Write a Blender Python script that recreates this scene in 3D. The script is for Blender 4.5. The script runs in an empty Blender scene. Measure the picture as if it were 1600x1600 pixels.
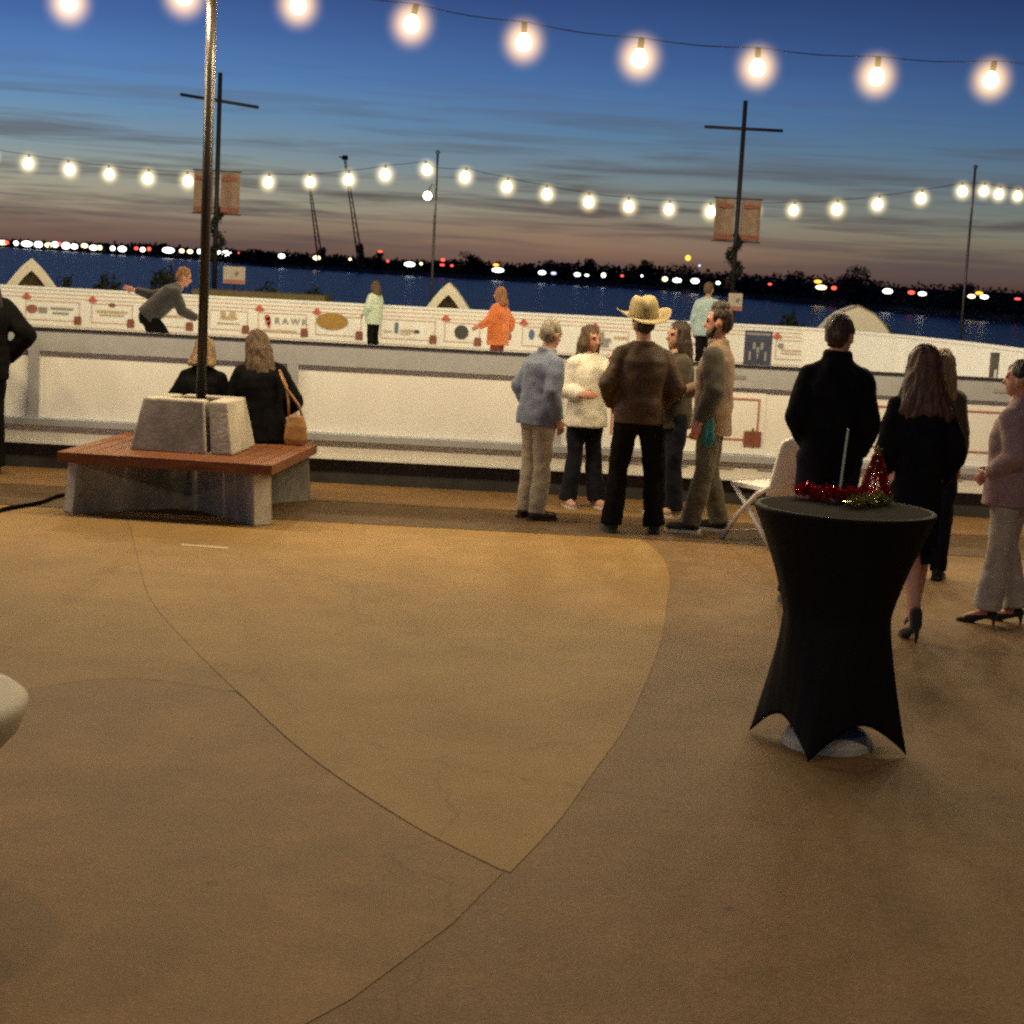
import bpy, bmesh, math, random
from mathutils import Vector, Matrix, Euler, noise
R = math.radians
random.seed(11)
sc = bpy.context.scene
COL = sc.collection

# ------------------------------------------------------------------ camera
F = 2700.0
PITCH = math.atan(379.5 / F)
ROLL = R(3.05)
CAMZ = 2.05
cp, sp, cr, sr = math.cos(PITCH), math.sin(PITCH), math.cos(ROLL), math.sin(ROLL)
RT = Vector((1, 0, 0)); UP = Vector((0, sp, cp)); FW = Vector((0, cp, -sp))
RR = RT * cr + UP * sr
UU = UP * cr - RT * sr
cam_d = bpy.data.cameras.new('camera')
cam_d.sensor_width = 36.0
cam_d.lens = 36.0 * F / 1600.0
cam_d.clip_start = 0.05
cam_d.clip_end = 20000
cam = bpy.data.objects.new('camera', cam_d)
m = Matrix((RR, UU, -FW)).transposed().to_4x4()
m.translation = Vector((0, 0, CAMZ))
cam.matrix_world = m
COL.objects.link(cam)
sc.camera = cam


def at(px, py, Y):
    """point of the place seen at that pixel of the photograph, at distance Y"""
    d = FW + RR * ((px - 800) / F) + UU * ((800 - py) / F)
    return Vector((0, 0, CAMZ)) + d * (Y / d.y)


def onz(px, py, z=0.0):
    d = FW + RR * ((px - 800) / F) + UU * ((800 - py) / F)
    return Vector((0, 0, CAMZ)) + d * ((z - CAMZ) / d.z)


# ------------------------------------------------------------------ materials
def srgb(r, g, b):
    f = lambda c: (c / 255) / 12.92 if c / 255 <= 0.04045 else ((c / 255 + 0.055) / 1.055) ** 2.4
    return (f(r), f(g), f(b))


def mat(name, col, rough=0.6, metal=0.0, var=0.15, scale=6.0, bump=0.0, bscale=60.0, emit=None, strength=0.0,
        stretch=(1, 1, 1), sheen=0.0, coat=0.0, spec=0.5, sub=0.0):
    ma = bpy.data.materials.new(name)
    ma.use_nodes = True
    nt = ma.node_tree
    N, L = nt.nodes, nt.links
    b = N['Principled BSDF']
    b.inputs['Roughness'].default_value = rough
    b.inputs['Metallic'].default_value = metal
    b.inputs['Specular IOR Level'].default_value = spec
    if sheen:
        b.inputs['Sheen Weight'].default_value = sheen
    if coat:
        b.inputs['Coat Weight'].default_value = coat
    if sub:
        b.inputs['Subsurface Weight'].default_value = sub
        b.inputs['Subsurface Radius'].default_value = (0.012, 0.005, 0.003)
    tc = N.new('ShaderNodeTexCoord')
    mp = N.new('ShaderNodeMapping')
    mp.inputs['Scale'].default_value = stretch
    L.new(tc.outputs['Object'], mp.inputs['Vector'])
    n1 = N.new('ShaderNodeTexNoise')
    n1.inputs['Scale'].default_value = scale
    n1.inputs['Detail'].default_value = 6
    n1.inputs['Roughness'].default_value = 0.65
    L.new(mp.outputs['Vector'], n1.inputs['Vector'])
    rp = N.new('ShaderNodeValToRGB')
    rp.color_ramp.elements[0].position = 0.3
    rp.color_ramp.elements[1].position = 0.72
    lo = [c * (1 - var) for c in col]
    hi = [min(1, c * (1 + var)) for c in col]
    rp.color_ramp.elements[0].color = (*lo, 1)
    rp.color_ramp.elements[1].color = (*hi, 1)
    L.new(n1.outputs['Fac'], rp.inputs['Fac'])
    L.new(rp.outputs['Color'], b.inputs['Base Color'])
    if bump:
        n2 = N.new('ShaderNodeTexNoise')
        n2.inputs['Scale'].default_value = bscale
        n2.inputs['Detail'].default_value = 4
        L.new(mp.outputs['Vector'], n2.inputs['Vector'])
        bp = N.new('ShaderNodeBump')
        bp.inputs['Strength'].default_value = bump
        bp.inputs['Distance'].default_value = 0.02
        L.new(n2.outputs['Fac'], bp.inputs['Height'])
        L.new(bp.outputs['Normal'], b.inputs['Normal'])
    if emit:
        b.inputs['Emission Color'].default_value = (*emit, 1)
        b.inputs['Emission Strength'].default_value = strength
    return ma


def ground_mat(name, col, speck, stain):
    """brown tinted concrete: broad blotches, aggregate specks, a few darker stains"""
    ma = bpy.data.materials.new(name)
    ma.use_nodes = True
    N, L = ma.node_tree.nodes, ma.node_tree.links
    b = N['Principled BSDF']
    b.inputs['Roughness'].default_value = 0.72
    b.inputs['Specular IOR Level'].default_value = 0.35
    tc = N.new('ShaderNodeTexCoord')

    def nz(s, d, ro=0.6):
        n = N.new('ShaderNodeTexNoise')
        n.inputs['Scale'].default_value = s
        n.inputs['Detail'].default_value = d
        n.inputs['Roughness'].default_value = ro
        L.new(tc.outputs['Object'], n.inputs['Vector'])
        return n

    def ramp(n, p0, c0, p1, c1):
        r = N.new('ShaderNodeValToRGB')
        r.color_ramp.elements[0].position = p0
        r.color_ramp.elements[0].color = (c0, c0, c0, 1)
        r.color_ramp.elements[1].position = p1
        r.color_ramp.elements[1].color = (c1, c1, c1, 1)
        L.new(n.outputs['Fac'], r.inputs['Fac'])
        return r

    def mul(a, bb):
        mx = N.new('ShaderNodeMixRGB')
        mx.blend_type = 'MULTIPLY'
        mx.inputs[0].default_value = 1
        L.new(a, mx.inputs[1])
        L.new(bb, mx.inputs[2])
        return mx.outputs[0]
    base = N.new('ShaderNodeRGB')
    base.outputs[0].default_value = (*col, 1)
    c = mul(base.outputs[0], ramp(nz(0.55, 5), 0.3, 0.80, 0.7, 1.12).outputs[0])
    c = mul(c, ramp(nz(2.6, 6, 0.7), 0.35, 1 - stain, 0.62, 1.05).outputs[0])
    c = mul(c, ramp(nz(75, 3, 0.7), 0.33, 1 - speck, 0.68, 1 + speck).outputs[0])
    c = mul(c, ramp(nz(24, 3, 0.7), 0.33, 1 - speck * .5, 0.68, 1 + speck * .5).outputs[0])
    # trodden gum and oil spots
    vo = N.new('ShaderNodeTexVoronoi')
    vo.inputs['Scale'].default_value = 1.7
    L.new(tc.outputs['Object'], vo.inputs['Vector'])
    r = N.new('ShaderNodeValToRGB')
    r.color_ramp.elements[0].position = 0.028
    r.color_ramp.elements[0].color = (.62, .62, .64, 1)
    r.color_ramp.elements[1].position = 0.045
    r.color_ramp.elements[1].color = (1, 1, 1, 1)
    L.new(vo.outputs['Distance'], r.inputs['Fac'])
    c = mul(c, r.outputs[0])
    # hairline cracks
    v2 = N.new('ShaderNodeTexVoronoi')
    v2.feature = 'DISTANCE_TO_EDGE'
    v2.inputs['Scale'].default_value = .42
    ds = N.new('ShaderNodeMixRGB'); ds.blend_type = 'ADD'; ds.inputs[0].default_value = .55
    L.new(tc.outputs['Object'], ds.inputs[1])
    L.new(nz(1.6, 5).outputs['Color'], ds.inputs[2])
    L.new(ds.outputs[0], v2.inputs['Vector'])
    r = N.new('ShaderNodeValToRGB')
    r.color_ramp.elements[0].position = 0.0
    r.color_ramp.elements[0].color = (.74, .72, .70, 1)
    r.color_ramp.elements[1].position = 0.004
    r.color_ramp.elements[1].color = (1, 1, 1, 1)
    L.new(v2.outputs['Distance'], r.inputs['Fac'])
    c = mul(c, r.outputs[0])
    L.new(c, b.inputs['Base Color'])
    bp = N.new('ShaderNodeBump')
    bp.inputs['Strength'].default_value = 0.25 + speck
    bp.inputs['Distance'].default_value = 0.006
    L.new(nz(90, 4).outputs['Fac'], bp.inputs['Height'])
    L.new(bp.outputs['Normal'], b.inputs['Normal'])
    return ma


def glow_mat(name, col, strength, edge=None):
    """a lit lamp; its frosted glass is a little dimmer and warmer round the edge"""
    ma = bpy.data.materials.new(name)
    ma.use_nodes = True
    N, L = ma.node_tree.nodes, ma.node_tree.links
    for n in list(N):
        N.remove(n)
    o = N.new('ShaderNodeOutputMaterial')
    e = N.new('ShaderNodeEmission')
    e.inputs['Color'].default_value = (*col, 1)
    e.inputs['Strength'].default_value = strength
    L.new(e.outputs[0], o.inputs['Surface'])
    return ma


def halo_mat(name, col, strength):
    """lens glow imitated by a see-through globe round a lamp: brightest in the middle, clear at its rim"""
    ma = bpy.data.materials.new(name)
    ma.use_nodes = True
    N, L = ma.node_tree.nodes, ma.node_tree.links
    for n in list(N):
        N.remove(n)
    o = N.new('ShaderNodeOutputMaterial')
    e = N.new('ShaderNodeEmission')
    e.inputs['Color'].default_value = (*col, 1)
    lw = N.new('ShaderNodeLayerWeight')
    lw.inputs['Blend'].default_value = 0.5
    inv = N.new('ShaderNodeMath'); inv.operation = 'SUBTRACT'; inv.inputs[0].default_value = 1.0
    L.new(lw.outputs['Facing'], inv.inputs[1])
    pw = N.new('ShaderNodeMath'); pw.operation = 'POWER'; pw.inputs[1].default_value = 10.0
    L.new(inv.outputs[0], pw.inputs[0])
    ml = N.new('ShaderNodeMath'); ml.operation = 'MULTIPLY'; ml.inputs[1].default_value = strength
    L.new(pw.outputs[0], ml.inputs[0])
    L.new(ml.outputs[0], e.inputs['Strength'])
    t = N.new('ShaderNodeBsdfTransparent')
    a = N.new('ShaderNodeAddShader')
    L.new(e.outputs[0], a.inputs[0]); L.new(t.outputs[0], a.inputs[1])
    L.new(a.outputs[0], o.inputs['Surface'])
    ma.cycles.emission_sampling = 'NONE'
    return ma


WARM = (1.0, 0.77, 0.44)
M = {}
M['ground'] = ground_mat('exposed aggregate', (0.232, 0.132, 0.049), 0.28, 0.20)
M['slab'] = ground_mat('smooth tan concrete', (0.330, 0.192, 0.056), 0.06, 0.12)
M['slablow'] = ground_mat('darker tan concrete', (0.270, 0.156, 0.052), 0.16, 0.18)  # lower left paving, darker and grainier than the slab
M['slabside'] = ground_mat('tan concrete', (0.315, 0.184, 0.055), 0.08, 0.14)
M['band'] = ground_mat('shadow band concrete', (0.118, 0.070, 0.027), 0.20, 0.25)  # shadow strip between bench and group, put into the paving colour
M['joint'] = mat('joint', (0.115, 0.078, 0.040), 0.9)
M['board'] = mat('white plastic board', (0.83, 0.83, 0.79), 0.40, var=0.07, scale=1.1, spec=0.4, stretch=(1, 1, .35))
M['board_low'] = mat('white beam', (0.70, 0.67, 0.60), 0.5, var=0.10, scale=3)
M['alu'] = mat('grey aluminium', (0.52, 0.54, 0.56), 0.38, 0.35, var=0.08, scale=9)
M['kick'] = mat('dark skirting', (0.035, 0.033, 0.03), 0.8, var=0.4, scale=3, bump=.2, bscale=20)
M['ice'] = mat('ice', (0.72, 0.76, 0.80), 0.25, var=0.06, scale=2)
M['bronze'] = mat('dark bronze metal', (0.030, 0.026, 0.024), 0.36, 0.4, var=0.3, scale=5)
M['dark'] = mat('dark painted metal', (0.02, 0.017, 0.018), 0.6, 0.2, var=0.2)
M['galv'] = mat('galvanised metal', (0.12, 0.11, 0.10), 0.45, 0.6)
M['wood'] = mat('red stained wood', (0.20, 0.074, 0.030), 0.62, spec=.2, var=0.35, scale=5, stretch=(1, 14, 6), bump=.15)
M['wooddark'] = mat('wood end grain', (0.13, 0.040, 0.02), 0.6, var=0.3, scale=9)
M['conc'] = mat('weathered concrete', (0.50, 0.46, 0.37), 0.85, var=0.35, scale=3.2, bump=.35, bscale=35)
M['concdark'] = mat('stained and shaded concrete', (0.26, 0.245, 0.205), 0.9, var=0.6, scale=3.0, bump=.35, bscale=30, stretch=(1, 1, .45))
M['black'] = mat('black cloth', (0.012, 0.012, 0.012), 0.85, var=0.3, scale=20, sheen=.15)
M['spandex'] = mat('black stretch cloth', (0.006, 0.0055, 0.006), 0.7, var=0.2, scale=12, spec=.12)
M['spandextop'] = mat('black stretch cloth top', (0.016, 0.012, 0.009), 0.85, var=0.3, scale=9, spec=.02)
M['white'] = mat('white plastic', (0.70, 0.68, 0.62), 0.4, var=0.06)
M['chairwhite'] = mat('white chair plastic', (0.80, 0.78, 0.71), 0.45, var=0.12, scale=9)
M['basegrey'] = mat('pale grey metal', (0.56, 0.51, 0.42), 0.6)
M['cable'] = mat('black rubber', (0.004, 0.004, 0.004), 0.9, spec=.05)
M['leaf'] = mat('dark foliage', (0.020, 0.026, 0.012), 0.8, var=0.5, scale=9)
M['farleaf'] = mat('far woods', (0.010, 0.010, 0.011), 0.95, var=0.4, scale=.2)
M['land'] = mat('far land', (0.008, 0.008, 0.009), 0.95, var=0.4, scale=.05)
M['tent'] = mat('white tent fabric', (0.93, 0.89, 0.72), 0.6, var=0.06)
M['tentin'] = mat('tent inside', (0.40, 0.34, 0.18), 0.8, var=0.2)
M['red'] = mat('red print', (0.50, 0.11, 0.075), 0.6, var=0.2, scale=30)
M['redline'] = mat('dark red line', (0.46, 0.20, 0.15), 0.6)
M['paleline'] = mat('pale red line', (0.60, 0.40, 0.30), 0.6)
M['gift'] = mat('brown print', (0.23, 0.075, 0.045), 0.6, var=0.25, scale=40)
M['gold'] = mat('gold print', (0.36, 0.21, 0.045), 0.5, var=0.15, scale=20)
M['tanprint'] = mat('tan print', (0.52, 0.40, 0.24), 0.6)
M['greyprint'] = mat('grey print', (0.30, 0.28, 0.26), 0.6)
M['inkprint'] = mat('dark print', (0.06, 0.055, 0.06), 0.6)
M['blueprint'] = mat('dark blue print', (0.045, 0.055, 0.105), 0.5, var=0.35, scale=6)
M['bluelogo'] = mat('blue print', (0.10, 0.16, 0.30), 0.6)
M['purple'] = mat('purple print', (0.28, 0.16, 0.32), 0.6)
M['banner'] = mat('faded banner cloth', (0.34, 0.24, 0.18), 0.8, var=0.25, scale=7)
M['bannerred'] = mat('faded red banner', (0.32, 0.12, 0.08), 0.8, var=0.2)
M['tinsel'] = mat('red tinsel', (0.55, 0.015, 0.02), 0.2, 0.8, var=0.4, scale=60)
M['tinselgold'] = mat('gold green tinsel', (0.62, 0.55, 0.12), 0.15, 0.9, var=0.4, scale=60)
M['silver'] = mat('silver', (0.75, 0.72, 0.66), 0.15, 1.0)
M['stick'] = mat('pale green stick', (0.36, 0.45, 0.36), 0.4)
M['skin'] = mat('light skin', (0.50, 0.27, 0.17), 0.5, var=0.10, scale=14, sub=.15)
M['skinrosy'] = mat('rosy skin', (0.55, 0.26, 0.17), 0.5, var=0.12, scale=14, sub=.15)
M['eye'] = mat('eye', (0.03, 0.02, 0.015), 0.15)
M['lip'] = mat('lip', (0.40, 0.13, 0.10), 0.5)


def cloth(name, rgb, var=.22, rough=.85, sheen=.2, bump=.25):
    return mat(name, srgb(*rgb) if max(rgb) > 1 else rgb, rough, var=var, scale=11, bump=bump, bscale=160, sheen=sheen, spec=.3)


def hair(name, col):
    return mat(name, col, 0.55, var=0.55, scale=26, stretch=(1.6, 1.6, .18), bump=.6, bscale=60)


# ------------------------------------------------------------------ mesh helpers
def link(name, me, ma, parent=None):
    o = bpy.data.objects.new(name, me)
    COL.objects.link(o)
    for x in (ma if isinstance(ma, (list, tuple)) else [ma]):
        me.materials.append(x)
    if parent:
        o.parent = parent
    return o


def obj(name, bm, ma, parent=None, smooth=False, bevel=0.0):
    if bevel:
        es = [e for e in bm.edges if len(e.link_faces) == 2 and e.calc_face_angle(0) > 0.5]
        bmesh.ops.bevel(bm, geom=es, offset=bevel, segments=2, affect='EDGES', profile=.6)
    bm.normal_update()
    me = bpy.data.meshes.new(name)
    bm.to_mesh(me)
    bm.free()
    if smooth:
        for p in me.polygons:
            p.use_smooth = True
    return link(name, me, ma, parent)


def empty(name, loc=(0, 0, 0), rz=0.0):
    o = bpy.data.objects.new(name, None)
    COL.objects.link(o)
    o.location = loc
    o.rotation_euler = (0, 0, rz)
    return o


def tag(o, label=None, cat=None, group=None, kind=None):
    if label: o['label'] = label
    if cat: o['category'] = cat
    if group: o['group'] = group
    if kind: o['kind'] = kind
    return o


def box(bm, x0, x1, y0, y1, z0, z1, mi=0):
    v = [bm.verts.new((x, y, z)) for x in (x0, x1) for y in (y0, y1) for z in (z0, z1)]
    for f in ((0, 1, 3, 2), (4, 6, 7, 5), (0, 4, 5, 1), (2, 3, 7, 6), (0, 2, 6, 4), (1, 5, 7, 3)):
        bm.faces.new([v[i] for i in f]).material_index = mi


def hexa(bm, bot, top):
    """solid between two polygons with equal vertex counts"""
    a = [bm.verts.new(p) for p in bot]
    b = [bm.verts.new(p) for p in top]
    n = len(a)
    bm.faces.new(a[::-1]); bm.faces.new(b)
    for i in range(n):
        bm.faces.new((a[i], a[(i + 1) % n], b[(i + 1) % n], b[i]))
    bmesh.ops.recalc_face_normals(bm, faces=bm.faces[:])


def sph(bm, c, r, s=(1, 1, 1), seg=16, rot=None):
    mx = Matrix.Translation(c) @ (rot or Matrix()) @ Matrix.Diagonal((r * s[0], r * s[1], r * s[2], 1))
    bmesh.ops.create_uvsphere(bm, u_segments=seg, v_segments=max(6, seg // 2 + 2), radius=1.0, matrix=mx)


def rod(bm, p0, p1, r0, r1=None, seg=10):
    p0, p1 = Vector(p0), Vector(p1)
    r1 = r0 if r1 is None else r1
    d = p1 - p0
    q = d.to_track_quat('Z', 'Y').to_matrix().to_4x4()
    mx = Matrix.Translation((p0 + p1) / 2) @ q
    bmesh.ops.create_cone(bm, cap_ends=True, segments=seg, radius1=max(r0, 1e-4), radius2=max(r1, 1e-4), depth=d.length, matrix=mx)


def cap(bm, p0, r0, p1, r1, seg=14):
    rod(bm, p0, p1, r0, r1, seg)
    sph(bm, p0, r0, seg=seg)
    sph(bm, p1, r1, seg=seg)


def tube(bm, pts, r, seg=6):
    rings = []
    n = len(pts)
    pts = [Vector(p) for p in pts]
    for i, p in enumerate(pts):
        d = pts[min(i + 1, n - 1)] - pts[max(i - 1, 0)]
        q = d.to_track_quat('Z', 'Y')
        rings.append([bm.verts.new(p + q @ Vector((math.cos(a) * r, math.sin(a) * r, 0))) for a in [2 * math.pi * k / seg for k in range(seg)]])
    for a, b in zip(rings, rings[1:]):
        for k in range(seg):
            bm.faces.new((a[k], a[(k + 1) % seg], b[(k + 1) % seg], b[k]))
    bm.faces.new(rings[0][::-1]); bm.faces.new(rings[-1])


def loft(bm, rings, seg=24, power=2.3, M4=None):
    """closed tube through horizontal rings (x, y, z, rx, ry)"""
    rs = []
    for (x, y, z, rx, ry) in rings:
        ring = []
        for k in range(seg):
            a = 2 * math.pi * k / seg
            c, s = math.cos(a), math.sin(a)
            p = Vector((x + rx * math.copysign(abs(c) ** (2 / power), c), y + ry * math.copysign(abs(s) ** (2 / power), s), z))
            ring.append(bm.verts.new(M4 @ p if M4 else p))
        rs.append(ring)
    for a, b in zip(rs, rs[1:]):
        for k in range(seg):
            bm.faces.new((a[k], a[(k + 1) % seg], b[(k + 1) % seg], b[k]))
    bm.faces.new(rs[0][::-1]); bm.faces.new(rs[-1])


def lathe(bm, prof, seg=32, c=(0, 0, 0)):
    rs = []
    for (r, z) in prof:
        rs.append([bm.verts.new((c[0] + r * math.cos(2 * math.pi * k / seg), c[1] + r * math.sin(2 * math.pi * k / seg), c[2] + z)) for k in range(seg)])
    for a, b in zip(rs, rs[1:]):
        for k in range(seg):
            bm.faces.new((a[k], a[(k + 1) % seg], b[(k + 1) % seg], b[k]))
    bm.faces.new(rs[0][::-1]); bm.faces.new(rs[-1])


def blob(name, bm, ma, parent, voxel=.012, smooth=4, folds=0.0, fscale=(9, 9, 5), seed=0, scale=1.0):
    """join overlapping shapes into one continuous skin"""
    bmesh.ops.recalc_face_normals(bm, faces=bm.faces[:])
    me = bpy.data.meshes.new('raw')
    bm.to_mesh(me)
    bm.free()
    t = bpy.data.objects.new('raw', me)
    COL.objects.link(t)
    rm = t.modifiers.new('r', 'REMESH')
    rm.mode = 'VOXEL'
    rm.voxel_size = voxel
    if smooth:
        sm = t.modifiers.new('s', 'SMOOTH')
        sm.factor = .5
        sm.iterations = smooth
    dg = bpy.context.evaluated_depsgraph_get()
    dg.update()
    out = bpy.data.meshes.new_from_object(t.evaluated_get(dg))
    bpy.data.objects.remove(t)
    bpy.data.meshes.remove(me)
    out.name = name
    off = Vector((seed * 3.7, seed * 1.3, seed * 2.1))
    if folds:
        nm = [v.normal.copy() for v in out.vertices]
        for v, n in zip(out.vertices, nm):
            q = Vector((v.co.x * fscale[0], v.co.y * fscale[1], v.co.z * fscale[2])) + off
            h = noise.noise(q) + .5 * noise.noise(q * 2.1)
            h = h - .35 * abs(noise.noise(q * 1.3 + Vector((5, 2, 1))))
            v.co += n * (h * folds)
    if scale != 1.0:
        out.transform(Matrix.Scale(scale, 4))
    for p in out.polygons:
        p.use_smooth = True
    return link(name, out, ma, parent)
# ------------------------------------------------------------------ people
JD = dict(sh=(.165, 0, 1.372), el=(.225, -.02, 1.12), wr=(.235, .05, .875), hip=(.092, 0, .90), kn=(.098, .015, .50), an=(.10, -.02, .085))


def person(label, loc, rz, height, group, s, voxel=.009):
    """s: pose and clothes, in metres for a figure 1.75 m tall; +y is the way it faces"""
    k = height / 1.75
    root = empty('person', loc, R(rz))
    tag(root, label, 'person', group)
    seed = int(abs(loc[0] * 37 + loc[1] * 11)) % 97
    fem = s.get('fem', False)
    wd = s.get('w', 1.0)
    pv = Vector(s.get('pelvis', (0, 0, .93)))
    lean = s.get('lean', 0.0)
    side = s.get('side', 0.0)
    T = Matrix.Translation(pv) @ Matrix.Rotation(R(-lean), 4, 'X') @ Matrix.Rotation(R(side), 4, 'Y') @ Matrix.Translation(Vector((0, 0, -.93)))
    hy, hp, hr = s.get('head', (0, 0, 0))
    neck = Vector((0, .0, 1.50))
    Hm = T @ Matrix.Translation(neck) @ Matrix.Rotation(R(hy), 4, 'Z') @ Matrix.Rotation(R(-hp), 4, 'X') @ Matrix.Rotation(R(hr), 4, 'Y') @ Matrix.Translation(-neck)
    J = {}
    for n, v in JD.items():
        for sd, sg in (('L', -1), ('R', 1)):
            p = Vector(s.get(n + sd, (v[0] * sg, v[1], v[2])))
            if n + sd not in s:
                if n in ('sh', 'el', 'wr'):
                    p.x *= (.9 if fem else 1.0) * wd
            J[n + sd] = p
    for n in ('sh', 'el', 'wr'):
        for sd in 'LR':
            J[n + sd] = T @ J[n + sd]
    for sd in 'LR':
        if 'hip' + sd not in s:
            J['hip' + sd] = J['hip' + sd] + (pv - Vector((0, 0, .93)))
    skin = M[s.get('skin', 'skin')]
    # ---- body: one continuous surface
    bm = bmesh.new()
    q = .93 if fem else 1.0
    loft(bm, [(0, 0, .84, .15 * q, .10), (0, 0, .95, .165, .115), (0, 0, 1.05, .14 * q, .10), (0, 0, 1.22, .165 * q, .115), (0, 0, 1.34, .155 * q, .095), (0, 0, 1.43, .10, .065), (0, -.005, 1.50, .06, .06)], M4=T)
    cap(bm, T @ Vector((0, -.012, 1.43)), .062 if not fem else .052, Hm @ Vector((0, .0, 1.56)), .056 if not fem else .047)
    rot = Hm.to_3x3().to_4x4()
    sph(bm, Hm @ Vector((0, -.006, 1.645)), 1, (.076, .096, .102), 20, rot)
    sph(bm, Hm @ Vector((0, .022, 1.59)), 1, (.062, .072, .085), 18, rot)
    sph(bm, Hm @ Vector((0, .052, 1.537)), 1, (.036, .034, .028), 12, rot)
    cap(bm, Hm @ Vector((0, .088, 1.635)), .011, Hm @ Vector((0, .110, 1.594)), .015, 10)
    cap(bm, Hm @ Vector((-.045, .080, 1.652)), .011, Hm @ Vector((.045, .080, 1.652)), .011, 8)
    cap(bm, Hm @ Vector((-.018, .086, 1.562)), .009, Hm @ Vector((.018, .086, 1.562)), .009, 8)
    for sg in (-1, 1):
        sph(bm, Hm @ Vector((sg * .077, -.008, 1.612)), 1, (.013, .024, .035), 10, rot)
    for sd, sg in (('L', -1), ('R', 1)):
        a, b, c = J['sh' + sd], J['el' + sd], J['wr' + sd]
        cap(bm, T @ Vector((sg * .08, 0, 1.38)), .062, a, .050)
        ar = .78 if s.get('top') else 1.0
        cap(bm, a, .050 * ar, b, .042 * ar)
        cap(bm, b, .042 * ar, c, .027)
        # hand: palm, four fingers of their own lengths, thumb
        d = Vector(s['hd' + sd]).normalized() if 'hd' + sd in s else (c - b).normalized()
        if 'hd' + sd in s:
            d = (T.to_3x3() @ d).normalized()
        nrm = Vector(s.get('hn' + sd, (-sg, 0, 0)))
        nrm = (T.to_3x3() @ nrm)
        nrm = (nrm - d * nrm.dot(d)).normalized()
        st = d.cross(nrm).normalized() * (1 if sd == 'R' else -1)
        curl = s.get('curl', .35)
        pc = c + d * .055
        sph(bm, pc, 1, (.042, .018, .055), 12, Matrix((st, nrm, d)).transposed().to_4x4())
        for i, (ln, off) in enumerate(((.070, .030), (.078, .010), (.073, -.010), (.058, -.028))):
            p0 = c + d * .085 + st * off
            p1 = p0 + (d * math.cos(curl) + nrm * math.sin(curl)).normalized() * ln * .55 + st * off * .12
            p2 = p1 + (d * math.cos(curl * 2.3) + nrm * math.sin(curl * 2.3)).normalized() * ln * .5
            cap(bm, p0, .0095, p1, .009, 8)
            cap(bm, p1, .009, p2, .0075, 8)
        t0 = c + d * .03 + st * .03
        t1 = t0 + (d * .7 + st * .6 + nrm * .35).normalized() * .042
        t2 = t1 + (d * .9 + st * .1 + nrm * .45).normalized() * .032
        cap(bm, t0, .013, t1, .011, 8)
        cap(bm, t1, .011, t2, .009, 8)
        h, kn, an = J['hip' + sd], J['kn' + sd], J['an' + sd]
        cap(bm, h, .085, kn, .052)
        cap(bm, kn, .052, kn.lerp(an, .35), .052)
        cap(bm, kn.lerp(an, .35), .052, an, .036)
        fd = Matrix.Rotation(R(s.get('toe' + sd, -sg * 8)), 3, 'Z') @ Vector((0, 1, 0))
        heel = an + Vector((0, 0, -.045))
        heel.z = max(heel.z, .04)
        tp = an + fd * .14
        tp.z = .03
        cap(bm, heel, .034, tp, .024)
    body = blob('body', bm, skin, root, voxel, 3, scale=k)
    # ---- eyes
    for sg in (-1, 1):
        bm = bmesh.new()
        sph(bm, (Hm @ Vector((sg * .031, .083, 1.634))) * k, .0115 * k, seg=10)
        obj('eye', bm, M['eye'], root, True)
    # ---- trousers / skirt / bare
    low = s.get('low')
    if low:
        bm = bmesh.new()
        fl = s.get('flare', .066)
        loft(bm, [(0, 0, .80, .165, .125), (0, 0, .90, .178 * wd, .135), (0, 0, 1.03, .15 * wd, .115)], M4=Matrix.Translation(pv - Vector((0, 0, .93))))
        for sd in 'LR':
            h, kn, an = J['hip' + sd], J['kn' + sd], J['an' + sd]
            e = an + (an - kn).normalized() * .02
            cap(bm, h, .108, kn, .078)
            rod(bm, kn, e, .079, fl, 16)
            rod(bm, h, kn, .106, .079, 16)
        blob('trousers', bm, M[low], root, voxel * 1.35, 4, .011, (7, 7, 8), seed, k)
    # ---- top
    top = s.get('top')
    if top:
        th = s.get('th', .025)
        hem = s.get('hem', .80)
        fr = s.get('hemr', 1.0)
        bm = bmesh.new()
        wq = (.92 if fem else 1.0) * wd
        rg = []
        if hem < .75:
            rg.append((0, 0, hem, (.195 * fr + th * .6) * wq, .15 * fr + th * .6))
            rg.append((0, 0, .76, (.19 + th * .5) * wq, .145 + th * .5))
        else:
            rg.append((0, 0, hem, (.172 * fr + th * .8) * wq, .13 * fr + th * .8))
        rg += [(0, 0, .95, (.168 + th) * wq, .125 + th), (0, 0, 1.10, ((.152 if not fem else .135) + th) * wq, .115 + th), (0, 0, 1.26, (.172 + th) * wq, .122 + th),
               (0, -.01, 1.345, (.170 + th * .8) * wq, .105 + th), (0, -.012, 1.415, (.128 + th * .5) * wq, .078 + th * .6), (0, -.012, 1.465, (.080 + th * .3), .064 + th * .3), (0, -.012, 1.485, .066 + th * .3, .058 + th * .3)]
        loft(bm, rg, M4=T, power=2.4)
        for sd, sg in (('L', -1), ('R', 1)):
            a, b, c = J['sh' + sd], J['el' + sd], J['wr' + sd]
            cap(bm, T @ Vector((sg * .075, -.01, 1.362)), .064 + th * .6, a, .050 + th * .65)
            cap(bm, T @ Vector((sg * .03, -.012, 1.455)), .045 + th * .3, T @ Vector((sg * .135 * wq, -.006, 1.395)), .042 + th * .6)
            cap(bm, a, .053 + th * .75, b, .046 + th * .8)
            e = b.lerp(c, s.get('sleeve', .97))
            cap(bm, b, .046 + th * .85, b.lerp(c, .6), .040 + th * .7)
            rod(bm, b.lerp(c, .6), e, .040 + th * .7, .033 + th * .55, 14)
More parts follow.
